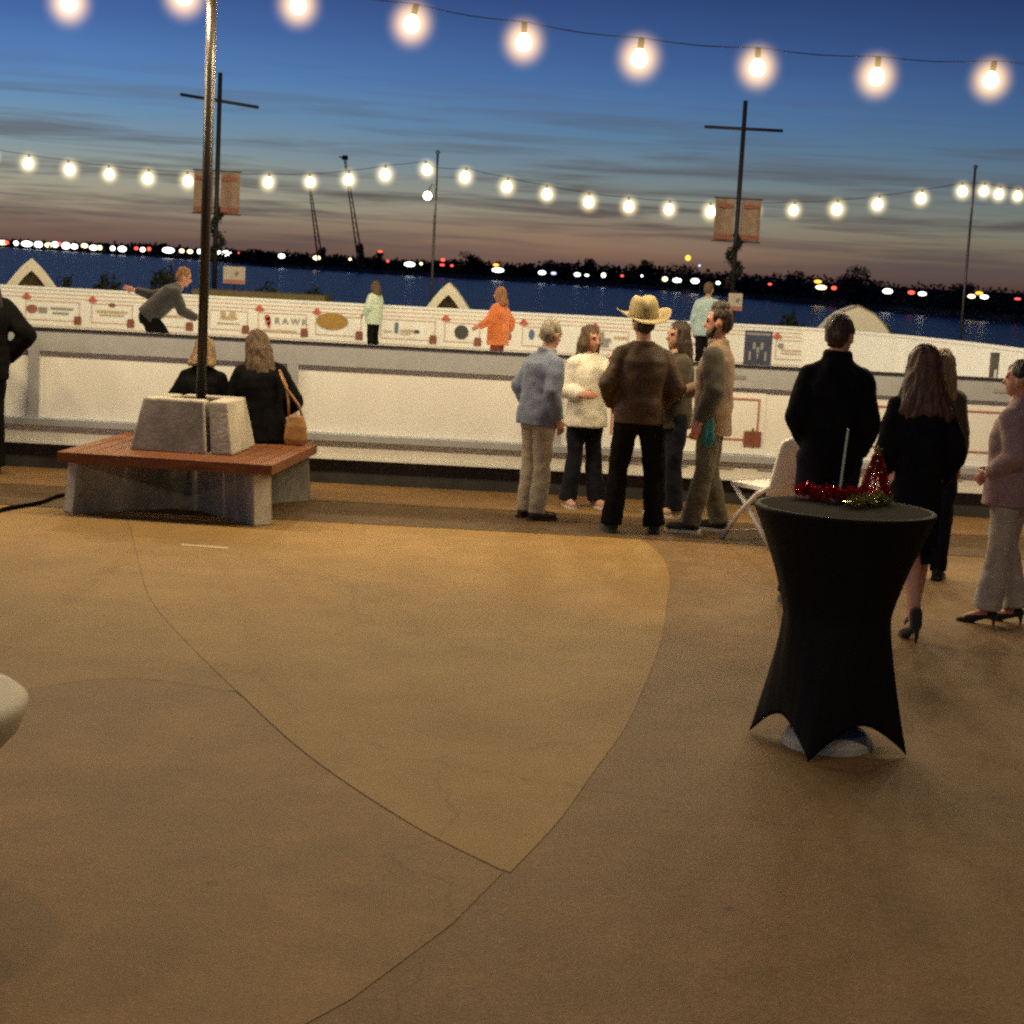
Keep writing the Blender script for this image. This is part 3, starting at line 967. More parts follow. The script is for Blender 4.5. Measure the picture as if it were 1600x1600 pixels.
ad(40, 125, [('printed_logo', 'bannerred', [(.12, .55, .10, .075, 0)]), ('printed_text', 'greyprint', [(.24, .40, .38, .66), (.46, .88, .58, .68), (.50, .80, .36, .44)])])
ad(143, 208, [('printed_logo', 'gift', [(.5, .95, .06, .035, 0)]), ('printed_text', 'tanprint', [(.12, .88, .56, .66), (.2, .8, .40, .47)])])
ad(232, 300, [('printed_text', 'tanprint', [(.15, .85, .5, .6)])])
ad(328, 388, [('printed_logo', 'tanprint', [(.5, .62, .16, .03, 0), (.35, .80, .05, .05, 0), (.6, .82, .06, .05, 0), (.2, .8, .30, .36)])], bauble=False)
a_, x0, x1, zt, zb = ad(404, 480, [('printed_logo', 'red', [(.19, .74, .055, .05, 0), (.21, .56, .05, .07, 0), (.23, .38, .025, .06, 0)]), ('printed_text', 'tanprint', [(.1, .8, .04, .14)])])
tcv = bpy.data.curves.new('lettering', 'FONT')
tcv.body = 'RAWK'; tcv.size = .155; tcv.extrude = .002; tcv.space_character = 1.55; tcv.offset = .004
tob = bpy.data.objects.new('lettering', tcv); COL.objects.link(tob)
bpy.context.view_layer.update()
tme = bpy.data.meshes.new_from_object(tob.evaluated_get(bpy.context.evaluated_depsgraph_get()))
bpy.data.objects.remove(tob)
tl = link('printed_lettering', tme, M['greyprint'], a_)
tl.rotation_euler = (R(90), 0, 0)
tl.location = (x0 + .30, YF - .004, zb + .16)
ad(494, 566, [('printed_logo', 'gold', [(.36, .72, .285, .15, 0)])])
a_, *_ = ad(596, 682, [('printed_logo', 'bluelogo', [(.26, .32, .30, .84)]), ('printed_emblem', 'inkprint', [(.66, .42, .055, .03, 0)]), ('printed_text', 'tanprint', [(.36, .60, .40, .50), (.05, .22, .34, .40), (.36, .55, .26, .32)])], bauble=False)
ad(696, 752, [('printed_emblem', 'inkprint', [(.48, .52, .125, .125, 0)])])
ad(700 + 118, 868, [('printed_logo', 'bluelogo', [(.3, .6, .05, .09, 0)]), ('printed_text', 'tanprint', [(.5, .9, .5, .64)])], gift=False)
ad(930, 985, [('printed_figure', 'greyprint', [(.1, .3, .3, .9), (.0, .45, .15, .35), (.3, .5, .4, .6)]), ('printed_text', 'tanprint', [(.58, .95, .6, .72)])])
ad(1070, 1128, [('printed_text', 'purple', [(.3, .75, .48, .60), (.38, .8, .3, .42)])])
# dark blue poster
x0, x1 = at(1163, 540, 31).x, at(1206, 540, 31).x
bm = bmesh.new(); plate(bm, x0, x1, .53, 1.19, YF)
po = obj('poster', bm, M['blueprint'], far)
bm = bmesh.new()
xc = (x0 + x1) / 2
for dx, w, z0, z1 in ((-.07, .05, .86, .98), (.0, .05, .78, .90), (.07, .05, .86, .98), (0, .03, .70, .80), (-.14, .04, .66, .82), (.14, .04, .66, .82)):
    plate(bm, xc + dx - w / 2, xc + dx + w / 2, z0, z1, YF - .005)
plate(bm, x0 + .03, x1 - .03, 1.11, 1.15, YF - .005)
obj('printed_figure', bm, M['greyprint'], po)
ad(1216, 1262, [('printed_logo', 'greyprint', [(.18, .7, .055, .05, 0)]), ('printed_text', 'paleline', [(.2, .9, .45, .5), (.2, .9, .3, .35)])], gift=False)
# grey end post with a bright latch where the right boards turn
p = at(1553, 570, 25.2)
bm = bmesh.new(); box(bm, p.x - .07, p.x + .04, p.y - .12, p.y - .02, .45, 1.22)
gp = obj('gate_post', bm, M['galv'], far)
bm = bmesh.new(); box(bm, p.x - .03, p.x + .01, p.y - .15, p.y - .122, .86, .98)
obj('latch', bm, M['silver'], gp)
# ice
bm = bmesh.new()
bm.faces.new([bm.verts.new((x, y, ICE)) for x, y in [(-10.6, 15.95), (7.45, 15.95), (7.45, 22), (7.3, 24.8), (6.95, 27.2), (6.4, 29.2), (5.7, 30.55), (5.0, 30.95), (-9.5, 30.95), (-10.3, 29.95), (-10.7, 28)]])
bm.normal_update()
tag(obj('ice_rink', bm, M['ice']), kind='structure')

# ------------------------------------------------------------------ bench round the pole
PB = Vector((-2.57, 14.0, 0))
M['restfront'] = mat('dark blotchy concrete', (0.36, 0.335, 0.28), 0.9, var=.6, scale=2.2, bump=.12, bscale=30)  # darker, blotchier tone for the front face of the front rest
bench = empty('bench', (-2.60, 13.92, 0), R(-5))
tag(bench, 'square concrete bench with red wooden seat planks built round the foreground pole', 'bench')
HS = .84
# seat: mitred planks on each side
for sd in range(4):
    bm = bmesh.new()
    Z = Matrix.Rotation(R(90 * sd), 4, 'Z')
    n = 4
    for i in range(n):
        o0 = HS - i * .118
        o1 = o0 - .108
        b = [(-o0, -o0), (o0, -o0), (o1, -o1), (-o1, -o1)]
        zt = .48 - (0 if i else 0)
        hexa(bm, [Z @ Vector((x, y, .40 if i == 0 else .435)) for x, y in b], [Z @ Vector((x, y, zt)) for x, y in b])
    obj('seat', bm, M['wood'], bench, bevel=.006)
# legs: four walls running from the corners to the middle
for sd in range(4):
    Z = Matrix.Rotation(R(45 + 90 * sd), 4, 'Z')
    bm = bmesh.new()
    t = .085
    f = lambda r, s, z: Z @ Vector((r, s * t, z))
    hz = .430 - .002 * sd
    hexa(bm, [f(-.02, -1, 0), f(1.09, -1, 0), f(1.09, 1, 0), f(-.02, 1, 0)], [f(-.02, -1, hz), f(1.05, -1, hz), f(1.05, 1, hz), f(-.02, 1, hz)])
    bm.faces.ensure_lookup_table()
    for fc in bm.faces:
        fc.material_index = 1 if abs((Z.inverted() @ fc.calc_center_median()).y) < .03 else 0  # side faces darker: real stains plus shade put into the colour
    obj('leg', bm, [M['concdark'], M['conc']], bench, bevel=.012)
# four leaning back rests set like a pinwheel round the pole
for sd in range(4):
    Z = Matrix.Rotation(R(90 * sd), 4, 'Z')
    bm = bmesh.new()
    zt = .895 - .004 * sd
    B = [(-.405, -.42), (.215, -.42), (.215, -.245), (-.405, -.245)]
    Tq = [(-.325, -.345), (.165, -.345), (.165, -.195), (-.325, -.195)]
    hexa(bm, [Z @ Vector((x, y, .484)) for x, y in B], [Z @ Vector((x, y, zt)) for x, y in Tq])
    for fc in bm.faces:
        c_ = Z.inverted() @ fc.calc_center_median()
        fc.material_index = 1 if sd == 0 and c_.y < -.3 and abs(c_.x) < .2 else 0
    obj('backrest', bm, [M['conc'], M['restfront']], bench, bevel=.016)

pole = empty('light_pole', PB)
tag(pole, 'tall slim dark bronze pole rising out of the concrete bench', 'pole')
bm = bmesh.new(); rod(bm, (0, 0, .60), (.0, 0, 5.1), .040, .040, 20)
obj('shaft', bm, M['bronze'], pole, True)
bm = bmesh.new(); lathe(bm, [(.072, .702), (.072, .72), (.05, .74), (.045, .80), (.041, .82)], 20)
obj('collar', bm, M['bronze'], pole)
bm = bmesh.new(); lathe(bm, [(.045, 5.10), (.045, 5.13), (.02, 5.16)], 16)
obj('pole_cap', bm, M['bronze'], pole)
bm = bmesh.new(); tube(bm, [Vector((.04 + .0, 0, 4.28)), Vector((.08, 0, 4.30)), Vector((.095, 0, 4.27)), Vector((.08, 0, 4.24)), Vector((.04, 0, 4.25))], .006)
obj('hook', bm, M['galv'], pole)

# ------------------------------------------------------------------ cocktail table
TX, TY = 1.475, 7.60
tb = empty('cocktail_table', (TX, TY, 0))
tag(tb, 'tall round cocktail table under a black stretch cover', 'table')
bm = bmesh.new(); lathe(bm, [(.345, 1.03), (.36, 1.035), (.36, 1.058), (.345, 1.062)], 48)
obj('tabletop', bm, M['white'], tb)
bm = bmesh.new(); rod(bm, (0, 0, .05), (0, 0, 1.03), .035, .035, 16)
obj('column', bm, M['basegrey'], tb, True)
bm = bmesh.new(); lathe(bm, [(.205, 0.0), (.205, .03), (.17, .07), (.06, .085), (.05, .10)], 40)
obj('base', bm, M['basegrey'], tb)
FA = [R(-112 + 90 * i) for i in range(4)]


def cover_r(th, t):
    """t: 0 at the floor, 1 at the rim; feet at four corners, hem arched between them"""
    d = min(abs((th - a + math.pi) % (2 * math.pi) - math.pi) for a in FA)
    u = d / (math.pi / 4)
    arch = .15 * (math.cos((1 - u) * math.pi / 2)) ** .75 if u > 0 else 0
    z = arch + (1.066 - arch) * t
    foot = .365
    sq = foot * math.cos(math.pi / 4) / max(.4, math.cos(math.pi / 4 - d))
    sq = sq * .72 + .28 * foot * (1 - .35 * u)
    zz = z
    if zz > .60:
        q = (zz - .60) / .466
        r = .238 + (.396 - .238) * (q ** 1.25)
    else:
        q = 1 - zz / .60
        r = .238 + (sq - .238) * (q ** 1.25)
    return r, z


bm = bmesh.new()
SEG, ROWS = 128, 44
rows = []
for j in range(ROWS + 1):
    t = (j / ROWS) ** 1.0
    row = []
    for i in range(SEG):
        th = 2 * math.pi * i / SEG
        r, z = cover_r(th, t)
        r += .0035 * math.sin(th * 22 + 3 * z) * max(0, (z - .75)) + .004 * noise.noise(Vector((math.cos(th) * 7, math.sin(th) * 7, z * 1.1)))
        r += .003 * noise.noise(Vector((math.cos(th) * 3, math.sin(th) * 3, z * 2.2)))
        row.append(bm.verts.new((r * math.cos(th), r * math.sin(th), z)))
    rows.append(row)
for (r, z) in ((.398, 1.074), (.394, 1.080), (.375, 1.0815)):
    rows.append([bm.verts.new((r * math.cos(2 * math.pi * i / SEG), r * math.sin(2 * math.pi * i / SEG), z)) for i in range(SEG)])
for a, b in zip(rows, rows[1:]):
    for i in range(SEG):
        bm.faces.new((a[i], a[(i + 1) % SEG], b[(i + 1) % SEG], b[i]))
bm.faces.new(rows[-1]).material_index = 1
cv = obj('tablecloth', bm, [M['spandex'], M['spandextop']], None, True)
cv.location = (TX, TY, 0)
so = cv.modifiers.new('thick', 'SOLIDIFY'); so.thickness = .004; so.offset = -1
tag(cv, 'black stretch cover pulled tight over the tall round table, hem arched between its feet', 'tablecloth')

TZ = 1.083


def tinsel(bm, pts, n, ln, w, zmin=None):
    for _ in range(n):
        p = Vector(random.choice(pts)) + Vector((random.gauss(0, .012), random.gauss(0, .012), random.gauss(0, .008)))
        d = Vector((random.gauss(0, 1), random.gauss(0, 1), random.gauss(.25, .8))).normalized()
        sd = d.orthogonal().normalized() * w
        if random.random() < .5:
            sd = d.cross(sd).normalized() * w
        q = p + d * ln * random.uniform(.5, 1.1)
        if zmin is not None:
            p.z = max(p.z, zmin); q.z = max(q.z, zmin)
        bm.faces.new([bm.verts.new(x) for x in (p - sd, p + sd, q + sd * .5, q - sd * .5)])


def tab(px, py, z=TZ):
    return onz(px, py, z)


bm = bmesh.new()
pts = []
c0, c1 = tab(1250, 777), tab(1335, 786)
for i in range(40):
    t = i / 39
    p = c0.lerp(c1, t) + Vector((0, .03 * math.sin(t * 9), .028 + .012 * math.sin(t * 14)))
    pts.append(p)
tube(bm, pts, .006)
tinsel(bm, pts, 1500, .040, .0028, TZ)
tag(obj('tinsel_garland', bm, M['tinsel']), 'glittering red tinsel garland lying on the black table top', 'garland')
# foil tree
tp = tab(1366, 776)
tr = empty('tinsel_tree', tp)
tag(tr, 'small red tinsel Christmas tree with a gold star, on the black table', 'decoration')
bm = bmesh.new()
lathe(bm, [(.05, .0), (.05, .01), (.008, .02), (.006, .20)], 12)
obj('stem', bm, M['tinselgold'], tr)
bm = bmesh.new()
for i in range(2600):
    z = random.random() ** 1.25
    r = .066 * (1 - z) + .008
    a = random.random() * 6.283
    p = Vector((r * math.cos(a) * random.uniform(.5, 1), r * math.sin(a) * random.uniform(.5, 1), .012 + z * .185))
    d = Vector((math.cos(a), math.sin(a), random.gauss(-.1, .5))).normalized()
    sd = d.orthogonal().normalized() * .0026
    q = p + d * .018
    bm.faces.new([bm.verts.new(x) for x in (p - sd, p + sd, q + sd * .5, q - sd * .5)])
obj('foil_branches', bm, M['tinsel'], tr)
for i in range(16):
    a = i * 2.4; z = .02 + .15 * (i / 15)
    r = .070 * (1 - z / .21) + .012
    bm = bmesh.new(); sph(bm, Vector((r * math.cos(a), r * math.sin(a), z)), .0085, seg=10)
    obj('bauble', bm, M['silver' if i % 2 else 'tinselgold'], tr, True)
bm = bmesh.new()
o_ = [Vector((math.cos(R(90 + 36 * i)) * (.024 if i % 2 == 0 else .010), -.004, .218 + math.sin(R(90 + 36 * i)) * (.024 if i % 2 == 0 else .010))) for i in range(10)]
hexa(bm, o_, [p + Vector((0, .008, 0)) for p in o_])
obj('star', bm, M['tinselgold'], tr)
# gold and green spray
bm = bmesh.new()
c2, c3 = tab(1330, 792), tab(1384, 787)
pts = [c2.lerp(c3, i / 19) + Vector((0, 0, .016 + .012 * math.sin(i))) for i in range(20)]
tinsel(bm, pts, 420, .038, .0035, TZ)
for p in pts[::3]:
    sph(bm, p + Vector((random.gauss(0, .01), random.gauss(0, .01), .004)), .013, seg=10)
tag(obj('gold_garland', bm, M['tinselgold']), 'short gold and green glitter garland at the foot of the red tinsel tree', 'garland')
# thin stick
p = tab(1311, 775)
bm = bmesh.new(); rod(bm, p, p + Vector((.018, 0, .315)), .0055, .005, 8); lathe(bm, [(.022, 0), (.022, .006), (.008, .012)], 14, p)
tag(obj('stick', bm, M['stick']), 'thin pale green stick standing upright between the tinsel and the tree', 'stick')

# ------------------------------------------------------------------ white folding chair
ch = empty('folding_chair', (2.045, 13.60, 0), R(34))
ch.scale = (1.06, 1.06, 1.04)
tag(ch, 'white plastic folding chair standing between the bearded man and the cocktail table', 'chair')


def panel(bm, w0, w1, z0, z1, y0, y1, cur, t=.022, n=10):
    front, back = [], []
    g = []
    for j in range(6):
        v = j / 5
        row = []
        for i in range(n + 1):
            u = -1 + 2 * i / n
            w = w0 + (w1 - w0) * v
            wz = 1 - .10 * abs(u) ** 3.5 * (v > .8)
            row.append(Vector((u * w, y0 + (y1 - y0) * v + cur * (1 - u * u), z0 + (z1 - z0) * v * wz)))
        g.append(row)
    F_ = [[bm.verts.new(p) for p in r] for r in g]
    B_ = [[bm.verts.new(p + Vector((0, -t, 0))) for p in r] for r in g]
    for A, s in ((F_, 1), (B_, -1)):
        for a, b in zip(A, A[1:]):
            for i in range(n):
                f = (a[i], a[i + 1], b[i + 1], b[i])
                bm.faces.new(f if s > 0 else f[::-1])
    loop = [(0, i) for i in range(n)] + [(j, n) for j in range(5)] + [(5, i) for i in range(n, 0, -1)] + [(j, 0) for j in range(5, 0, -1)]
    for a, b in zip(loop, loop[1:] + loop[:1]):
        bm.faces.new((F_[a[0]][a[1]], F_[b[0]][b[1]], B_[b[0]][b[1]], B_[a[0]][a[1]]))
    bmesh.ops.recalc_face_normals(bm, faces=bm.faces[:])


bm = bmesh.new(); panel(bm, .235, .21, .40, .86, -.20, -.30, -.05)
bk_ = obj('backrest', bm, M['chairwhite'], ch, True)
bm = bmesh.new(); box(bm, .10, .122, -.362, -.330, .60, .78)
obj('grip_slot', bm, M['cable'], bk_)
bm = bmesh.new(); sph(bm, Vector((.105, -.345, .57)), .015, seg=10)
obj('rivet', bm, M['silver'], bk_, True)
bm = bmesh.new(); box(bm, -.215, .215, -.19, .22, .425, .455)
obj('seat', bm, M['chairwhite'], ch, bevel=.012)
for sx in (-1, 1):
    bm = bmesh.new(); tube(bm, [(sx * .225, -.22, .46), (sx * .225, -.10, .40), (sx * .225, .10, .22), (sx * .225, .27, .0)], .019, 10)
    obj('leg', bm, M['chairwhite'], ch, True)
    bm = bmesh.new(); tube(bm, [(sx * .20, .19, .42), (sx * .20, .0, .26), (sx * .20, -.26, .0)], .019, 10)
    obj('leg', bm, M['chairwhite'], ch, True)
bm = bmesh.new(); rod(bm, (-.225, .215, .065), (.225, .215, .065), .010)
obj('crossbar', bm, M['chairwhite'], ch, True)

# ------------------------------------------------------------------ pale rounded table at the left edge
lt = empty('folding_table', onz(36, 1098, .75) - Vector((.46, 0, .75)))
tag(lt, 'cream rounded table top cut off by the left edge of the photo', 'table')
bm = bmesh.new(); lathe(bm, [(.30, .585), (.385, .60), (.432, .65), (.455, .71), (.458, .735), (.44, .750), (.40, .752)], 64)
obj('tabletop', bm, mat('cream cloth', (.62, .56, .44), .75, var=.08), lt, True)
for a in range(4):
    bm = bmesh.new(); c_, s_ = math.cos(R(45 + 90 * a)), math.sin(R(45 + 90 * a))
    rod(bm, (c_ * .28, s_ * .28, .715), (c_ * .38, s_ * .38, 0), .014)
    obj('leg', bm, M['dark'], lt, True)

# cable and dropped bags
bm = bmesh.new()
q0, q1 = onz(-60, 817), onz(124, 772)
tube(bm, [q0.lerp(q1, i / 12) + Vector((.03 * math.sin(i * 1.1), 0, .016)) for i in range(13)], .018, 8)
tag(obj('cable', bm, M['cable']), 'black cable lying on the pavement left of the bench', 'cable')
# tan shoulder bag hanging behind the seated woman
bagr = empty('shoulder_bag', (-1.86, 14.52, .482))
tag(bagr, 'rounded tan leather bag standing on the end of the bench beside the long haired person', 'bag')
bm = bmesh.new()
loft(bm, [(0, 0, 0, .08, .05), (0, 0, .05, .10, .06), (0, 0, .16, .095, .055), (0, 0, .25, .06, .035)])
blob('bag_body', bm, M['bagtan'], bagr, .009, 3, .006, (9, 9, 9), 3)
bm = bmesh.new()
tube(bm, [(-.06, 0, .22), (-.07, .02, .36), (-.10, .05, .50), (-.16, .06, .62), (-.10, .03, .48), (.02, -.01, .34), (.06, 0, .22)], .011, 8)
obj('strap', bm, M['bagtan'], bagr, True)
# navy handbag by the woman in black
hb = empty('handbag', (2.36, 10.2, .44))
tag(hb, 'dark navy handbag hanging below the hem of the black coat, beside the table', 'bag')
bm = bmesh.new(); box(bm, -.14, .14, -.05, .05, 0, .20)
obj('bag_body', bm, M['c_navy'], hb, bevel=.02)
bm = bmesh.new(); tube(bm, [(-.08, 0, .19), (-.06, 0, .36), (0, 0, .42), (.06, 0, .36), (.08, 0, .19)], .008, 8)
obj('handle', bm, M['c_navy'], hb, True)
# ------------------------------------------------------------------ beyond the rink
def cross_pole(p, label, tilt=0.0):
    t = empty('banner_pole', p)
    tag(t, label, 'pole', 'cross topped poles by the lake')
    H_ = 5.68
    bm = bmesh.new(); rod(bm, (0, 0, 0), (0, 0, H_), .055, .045, 14)
    obj('pole', bm, M['dark'], t, True)
    bm = bmesh.new(); rod(bm, (-.80, 0, H_ - .56 + .8 * tilt), (.80, 0, H_ - .56 - .8 * tilt), .032, .032, 10)
    obj('crossbar', bm, M['dark'], t, True)
    for sg in (-1, 1):
        x0, x1 = (sg * .07, sg * .47) if sg > 0 else (-.47, -.07)
        bm = bmesh.new()
        n = 8
        F_, B_ = [], []
        for i in range(n + 1):
            u = i / n
            y = .03 * math.sin(u * 5 + sg)
            F_.append([bm.verts.new((x0 + (x1 - x0) * u, y, z)) for z in (2.86, 3.70)])
            B_.append([bm.verts.new((x0 + (x1 - x0) * u, y + .006, z)) for z in (2.86, 3.70)])
        for i in range(n):
            bm.faces.new((F_[i][0], F_[i + 1][0], F_[i + 1][1], F_[i][1]))
            bm.faces.new((B_[i][1], B_[i + 1][1], B_[i + 1][0], B_[i][0]))
        b = obj('banner', bm, M['banner'], t)
        bm = bmesh.new(); box(bm, x0 + .02, x1 - .02, -.045, -.035, 2.88, 2.98); box(bm, x0 + .05, x1 - .05, -.045, -.035, 3.52, 3.60)
        obj('printed_band', bm, M['bannerred'], b)
        bm = bmesh.new(); rod(bm, (0, 0, 3.715), (sg * .5, 0, 3.715), .012); rod(bm, (0, 0, 2.845), (sg * .5, 0, 2.845), .012)
        obj('banner_arm', bm, M['dark'], t)
    bm = bmesh.new()
    for i in range(900):
        z = random.uniform(1.9, 3.0)
        a = z * 11 + random.gauss(0, .5)
        r = .07 + abs(random.gauss(0, .04)) + (.04 if 2.2 < z < 2.7 else 0)
        p = Vector((r * math.cos(a), r * math.sin(a), z))
        d = Vector((random.gauss(0, 1), random.gauss(0, 1), random.gauss(-.3, 1))).normalized() * .07
        sd = d.orthogonal().normalized() * .018
        bm.faces.new([bm.verts.new(x) for x in (p - sd, p + sd, p + d)])
    obj('garland', bm, M['leaf'], t)
    return t


cross_pole((-6.40, 36, 0), 'dark cross topped pole with two faded banners seen just behind the bench pole', .11)
cross_pole((4.30, 36, 0), 'dark cross topped pole with two faded banners above the bearded man')


def sign(p, w, label, red):
    t = empty('notice_sign', p)
    tag(t, label, 'sign', 'small notice signs by the lake')
    bm = bmesh.new(); rod(bm, (0, 0, 0), (0, 0, 1.85), .02)
    obj('post', bm, M['dark'], t)
    bm = bmesh.new(); box(bm, -w / 2, w / 2, -.045, -.025, 1.46, 1.80)
    f = obj('sign_face', bm, mat('sign white', (.66, .60, .50), .6), t)
    if red:
        bm = bmesh.new(); box(bm, -w / 2 + .01, w / 2 - .01, -.052, -.0455, 1.47, 1.54)
        obj('red_band', bm, mat('sign red', (.55, .22, .15), .6), f)
    bm = bmesh.new()
    v = [Vector((x, -.0455, z)) for x, z in ((.0, 1.66), (.05, 1.60), (.10, 1.68), (.05, 1.72))]
    hexa(bm, v, [q + Vector((0, -.006, 0)) for q in v])
    obj('printed_mark', bm, M['greyprint'], f)


sign((-5.82, 35, 0), .44, 'small white notice sign with a red lower band beside the left banner pole', True)
sign((4.25, 35, 0), .28, 'small white notice sign right of the bearded head', True)


def arch_shelter(p, rz, label, w=.62, h=1.73, dep=.42, closed=False):
    t = empty('pointed_shelter', p, R(rz))
    tag(t, label, 'shelter', 'white pointed arch shelters behind the rink')
    n = 12
    prof = []
    for i in range(n + 1):
        a = i / n
        prof.append((w * (1 - a * a) ** .62, h * a) if closed else (w * (1 - a) ** .80, h * a))
    full = [(-x, z) for x, z in prof] + [(x, z) for x, z in prof[::-1][1:]]
    inner = [(x * .80, z * .87) for x, z in full]
    if closed:
        bm = bmesh.new()
        hexa(bm, [(x, -.2, z) for x, z in full], [(x, .5, z) for x, z in full])
        obj('shell', bm, M['tent'], t, bevel=.02)
        bm = bmesh.new()
        tube(bm, [(x * 1.004, -.215, z * 1.004) for x, z in full[1:-1]], .014)
        obj('seam', bm, M['tentin'], t)
        return
    bm = bmesh.new()
    ro, ri, bo, bi = ([bm.verts.new((x, y, z)) for x, z in c] for y, c in ((-.3, full), (-.3, inner), (dep, full), (dep, inner)))
    for i in range(len(full) - 1):
        bm.faces.new((ro[i], ro[i + 1], ri[i + 1], ri[i]))
        bm.faces.new((ro[i + 1], ro[i], bo[i], bo[i + 1]))
        bm.faces.new((ri[i], ri[i + 1], bi[i + 1], bi[i]))
    bmesh.ops.recalc_face_normals(bm, faces=bm.faces[:])
    obj('shell', bm, M['tent'], t)
    bm = bmesh.new()
    v = [bm.verts.new((x * 1.05, dep - .1, z * 1.05)) for x, z in inner]
    bm.faces.new(v)
    b = obj('back_panel', bm, M['tentin'], t)
    bm = bmesh.new()
    v = [Vector((x, dep - .125, z)) for x, z in ((-.18, .1), (.18, .1), (.06, 1.3), (-.04, 1.3))]
    hexa(bm, v, [q + Vector((0, .02, 0)) for q in v])
    obj('door_flap', bm, mat('door flap', (.32, .28, .19), .8), b)


arch_shelter((at(49, 440, 33.2).x, 33.2, 0), 16, 'white pointed arch shelter behind the left end of the far rink wall', w=1.22, h=1.77)
arch_shelter((-1.42, 33.2, 0), 0, 'white pointed arch shelter behind the middle of the far rink wall', w=1.12, h=1.73)
arch_shelter((at(1336, 500, 33.6).x, 33.6, 0), 0, 'white curved shelter seen from its side, beside the head of the broad man in black', w=1.0, h=1.70, closed=True)

# low shrubs between the rink and the lake
def shrub(p, w, h, label):
    bm = bmesh.new()
    for i in range(int(2200 * w)):
        a = random.random() * 6.283
        rr = random.random() ** .6
        x, y = math.cos(a) * rr * w, math.sin(a) * rr * .5
        z = random.random() * h * (1 - .5 * rr * rr) * (0.75 + .25 * math.sin(x * 5))
        d = Vector((random.gauss(0, 1), random.gauss(0, 1), random.gauss(.4, 1))).normalized() * random.uniform(.09, .18)
        sd = d.orthogonal().normalized() * .045
        q = Vector((x, y, z))
        bm.faces.new([bm.verts.new(v) for v in (q - sd, q + sd, q + d)])
    for i in range(9):
        x = random.uniform(-w, w) * .6
        rod(bm, (x * .5, 0, 0), (x, random.uniform(-.2, .2), h * .8), .012, .005, 5)
    o = obj('shrub', bm, M['leaf'])
    o.location = p
    tag(o, label, 'shrub', 'low shrubs beyond the far rink wall')


shrub((at(235, 440, 36).x, 36.0, 0), 1.7, 1.78, 'long low dark shrub beyond the far rink wall, left of the bench pole')
shrub((at(400, 450, 36.4).x, 36.4, 0), .9, 1.62, 'low dark shrub under the small white notice sign')
shrub((at(478, 452, 36.4).x, 36.4, 0), .5, 1.66, 'low dark shrub right of the small white notice sign')
shrub((at(100, 436, 36).x, 36.0, 0), .22, 1.75, 'narrow dark shrub right of the left white shelter')
shrub((at(1215, 500, 36).x, 36.0, 0), .8, 1.6, 'low dark shrub behind the dark blue poster')
bm = bmesh.new(); box(bm, at(300, 460, 34).x, at(508, 460, 34).x, 34.0, 35.2, 0, 1.33)
tag(obj('dock_box', bm, mat('olive painted wood', (.20, .165, .07), .8), bevel=.02), 'long low olive deck box behind the far rink wall, left of the child in mint', 'box')

# lake, far shore
bm = bmesh.new()
bm.faces.new([bm.verts.new((x, y, -4.0)) for x, y in ((-4000, 30), (4000, 30), (4000, 9000), (-4000, 9000))])
bm.normal_update()
wm = bpy.data.materials.new('lake water'); wm.use_nodes = True
N, L = wm.node_tree.nodes, wm.node_tree.links
b = N['Principled BSDF']
b.inputs['Base Color'].default_value = (.012, .030, .075, 1)
b.inputs['Roughness'].default_value = .28
tc = N.new('ShaderNodeTexCoord'); mp = N.new('ShaderNodeMapping'); mp.inputs['Scale'].default_value = (.10, .35, 1)
L.new(tc.outputs['Object'], mp.inputs[0])
nz = N.new('ShaderNodeTexNoise'); nz.inputs['Scale'].default_value = 1.6; nz.inputs['Detail'].default_value = 5
L.new(mp.outputs[0], nz.inputs['Vector'])
bp_ = N.new('ShaderNodeBump'); bp_.inputs['Strength'].default_value = 1.0; bp_.inputs['Distance'].default_value = 1.2
L.new(nz.outputs['Fac'], bp_.inputs['Height']); L.new(bp_.outputs['Normal'], b.inputs['Normal'])
tag(obj('lake_water', bm, wm), kind='structure')
# embankment below the plaza
bm = bmesh.new(); box(bm, -60, 60, 37.0, 37.5, -4.5, -.01)
tag(obj('quay_edge', bm, M['concdark']), kind='structure')

SH = [(-620, 1900), (-260, 1500), (-170, 1250), (-118, 1010), (20, 830), (120, 760), (150, 590), (200, 520), (330, 430), (700, 380)]


def hor(px):
    return 420 + (px - 800) * .0533


# far land: a low ridge whose waterline comes nearer towards the right
shore_px = [(-700, 344, 2100), (-200, 372, 1700), (0, 386, 1500), (150, 396, 1300), (330, 408, 1100), (430, 418, 1000), (640, 431, 900), (860, 443, 800), (1050, 455, 690), (1200, 469, 580), (1400, 488, 490), (1600, 506, 420), (2300, 570, 300)]
bm = bmesh.new()
rows = []
for px, py, Y in shore_px:
    Yw = onz(px, py, -4.0).y
    Yw = min(max(Yw, 260), 2600)
    x = at(px, py, Yw).x
    rows.append([bm.verts.new((x, Yw, -4.3)), bm.verts.new((x * 1.02, Yw * 1.02, -2.2)), bm.verts.new((x * 1.10, Yw * 1.10, .2)), bm.verts.new((x * 1.6, Yw * 1.6 + 200, 3))])
for a, b in zip(rows, rows[1:]):
    for k in range(3):
        bm.faces.new((a[k], b[k], b[k + 1], a[k + 1]))
bmesh.ops.recalc_face_normals(bm, faces=bm.faces[:])
tag(obj('far_shore_land', bm, M['land'], smooth=True), kind='structure')


def shore_at(px):
    for (a, b) in zip(shore_px, shore_px[1:]):
        if a[0] <= px <= b[0]:
            t = (px - a[0]) / (b[0] - a[0])
            py = a[1] + (b[1] - a[1]) * t
            return min(max(onz(px, py, -4.0).y, 260), 2600)
    return 1500


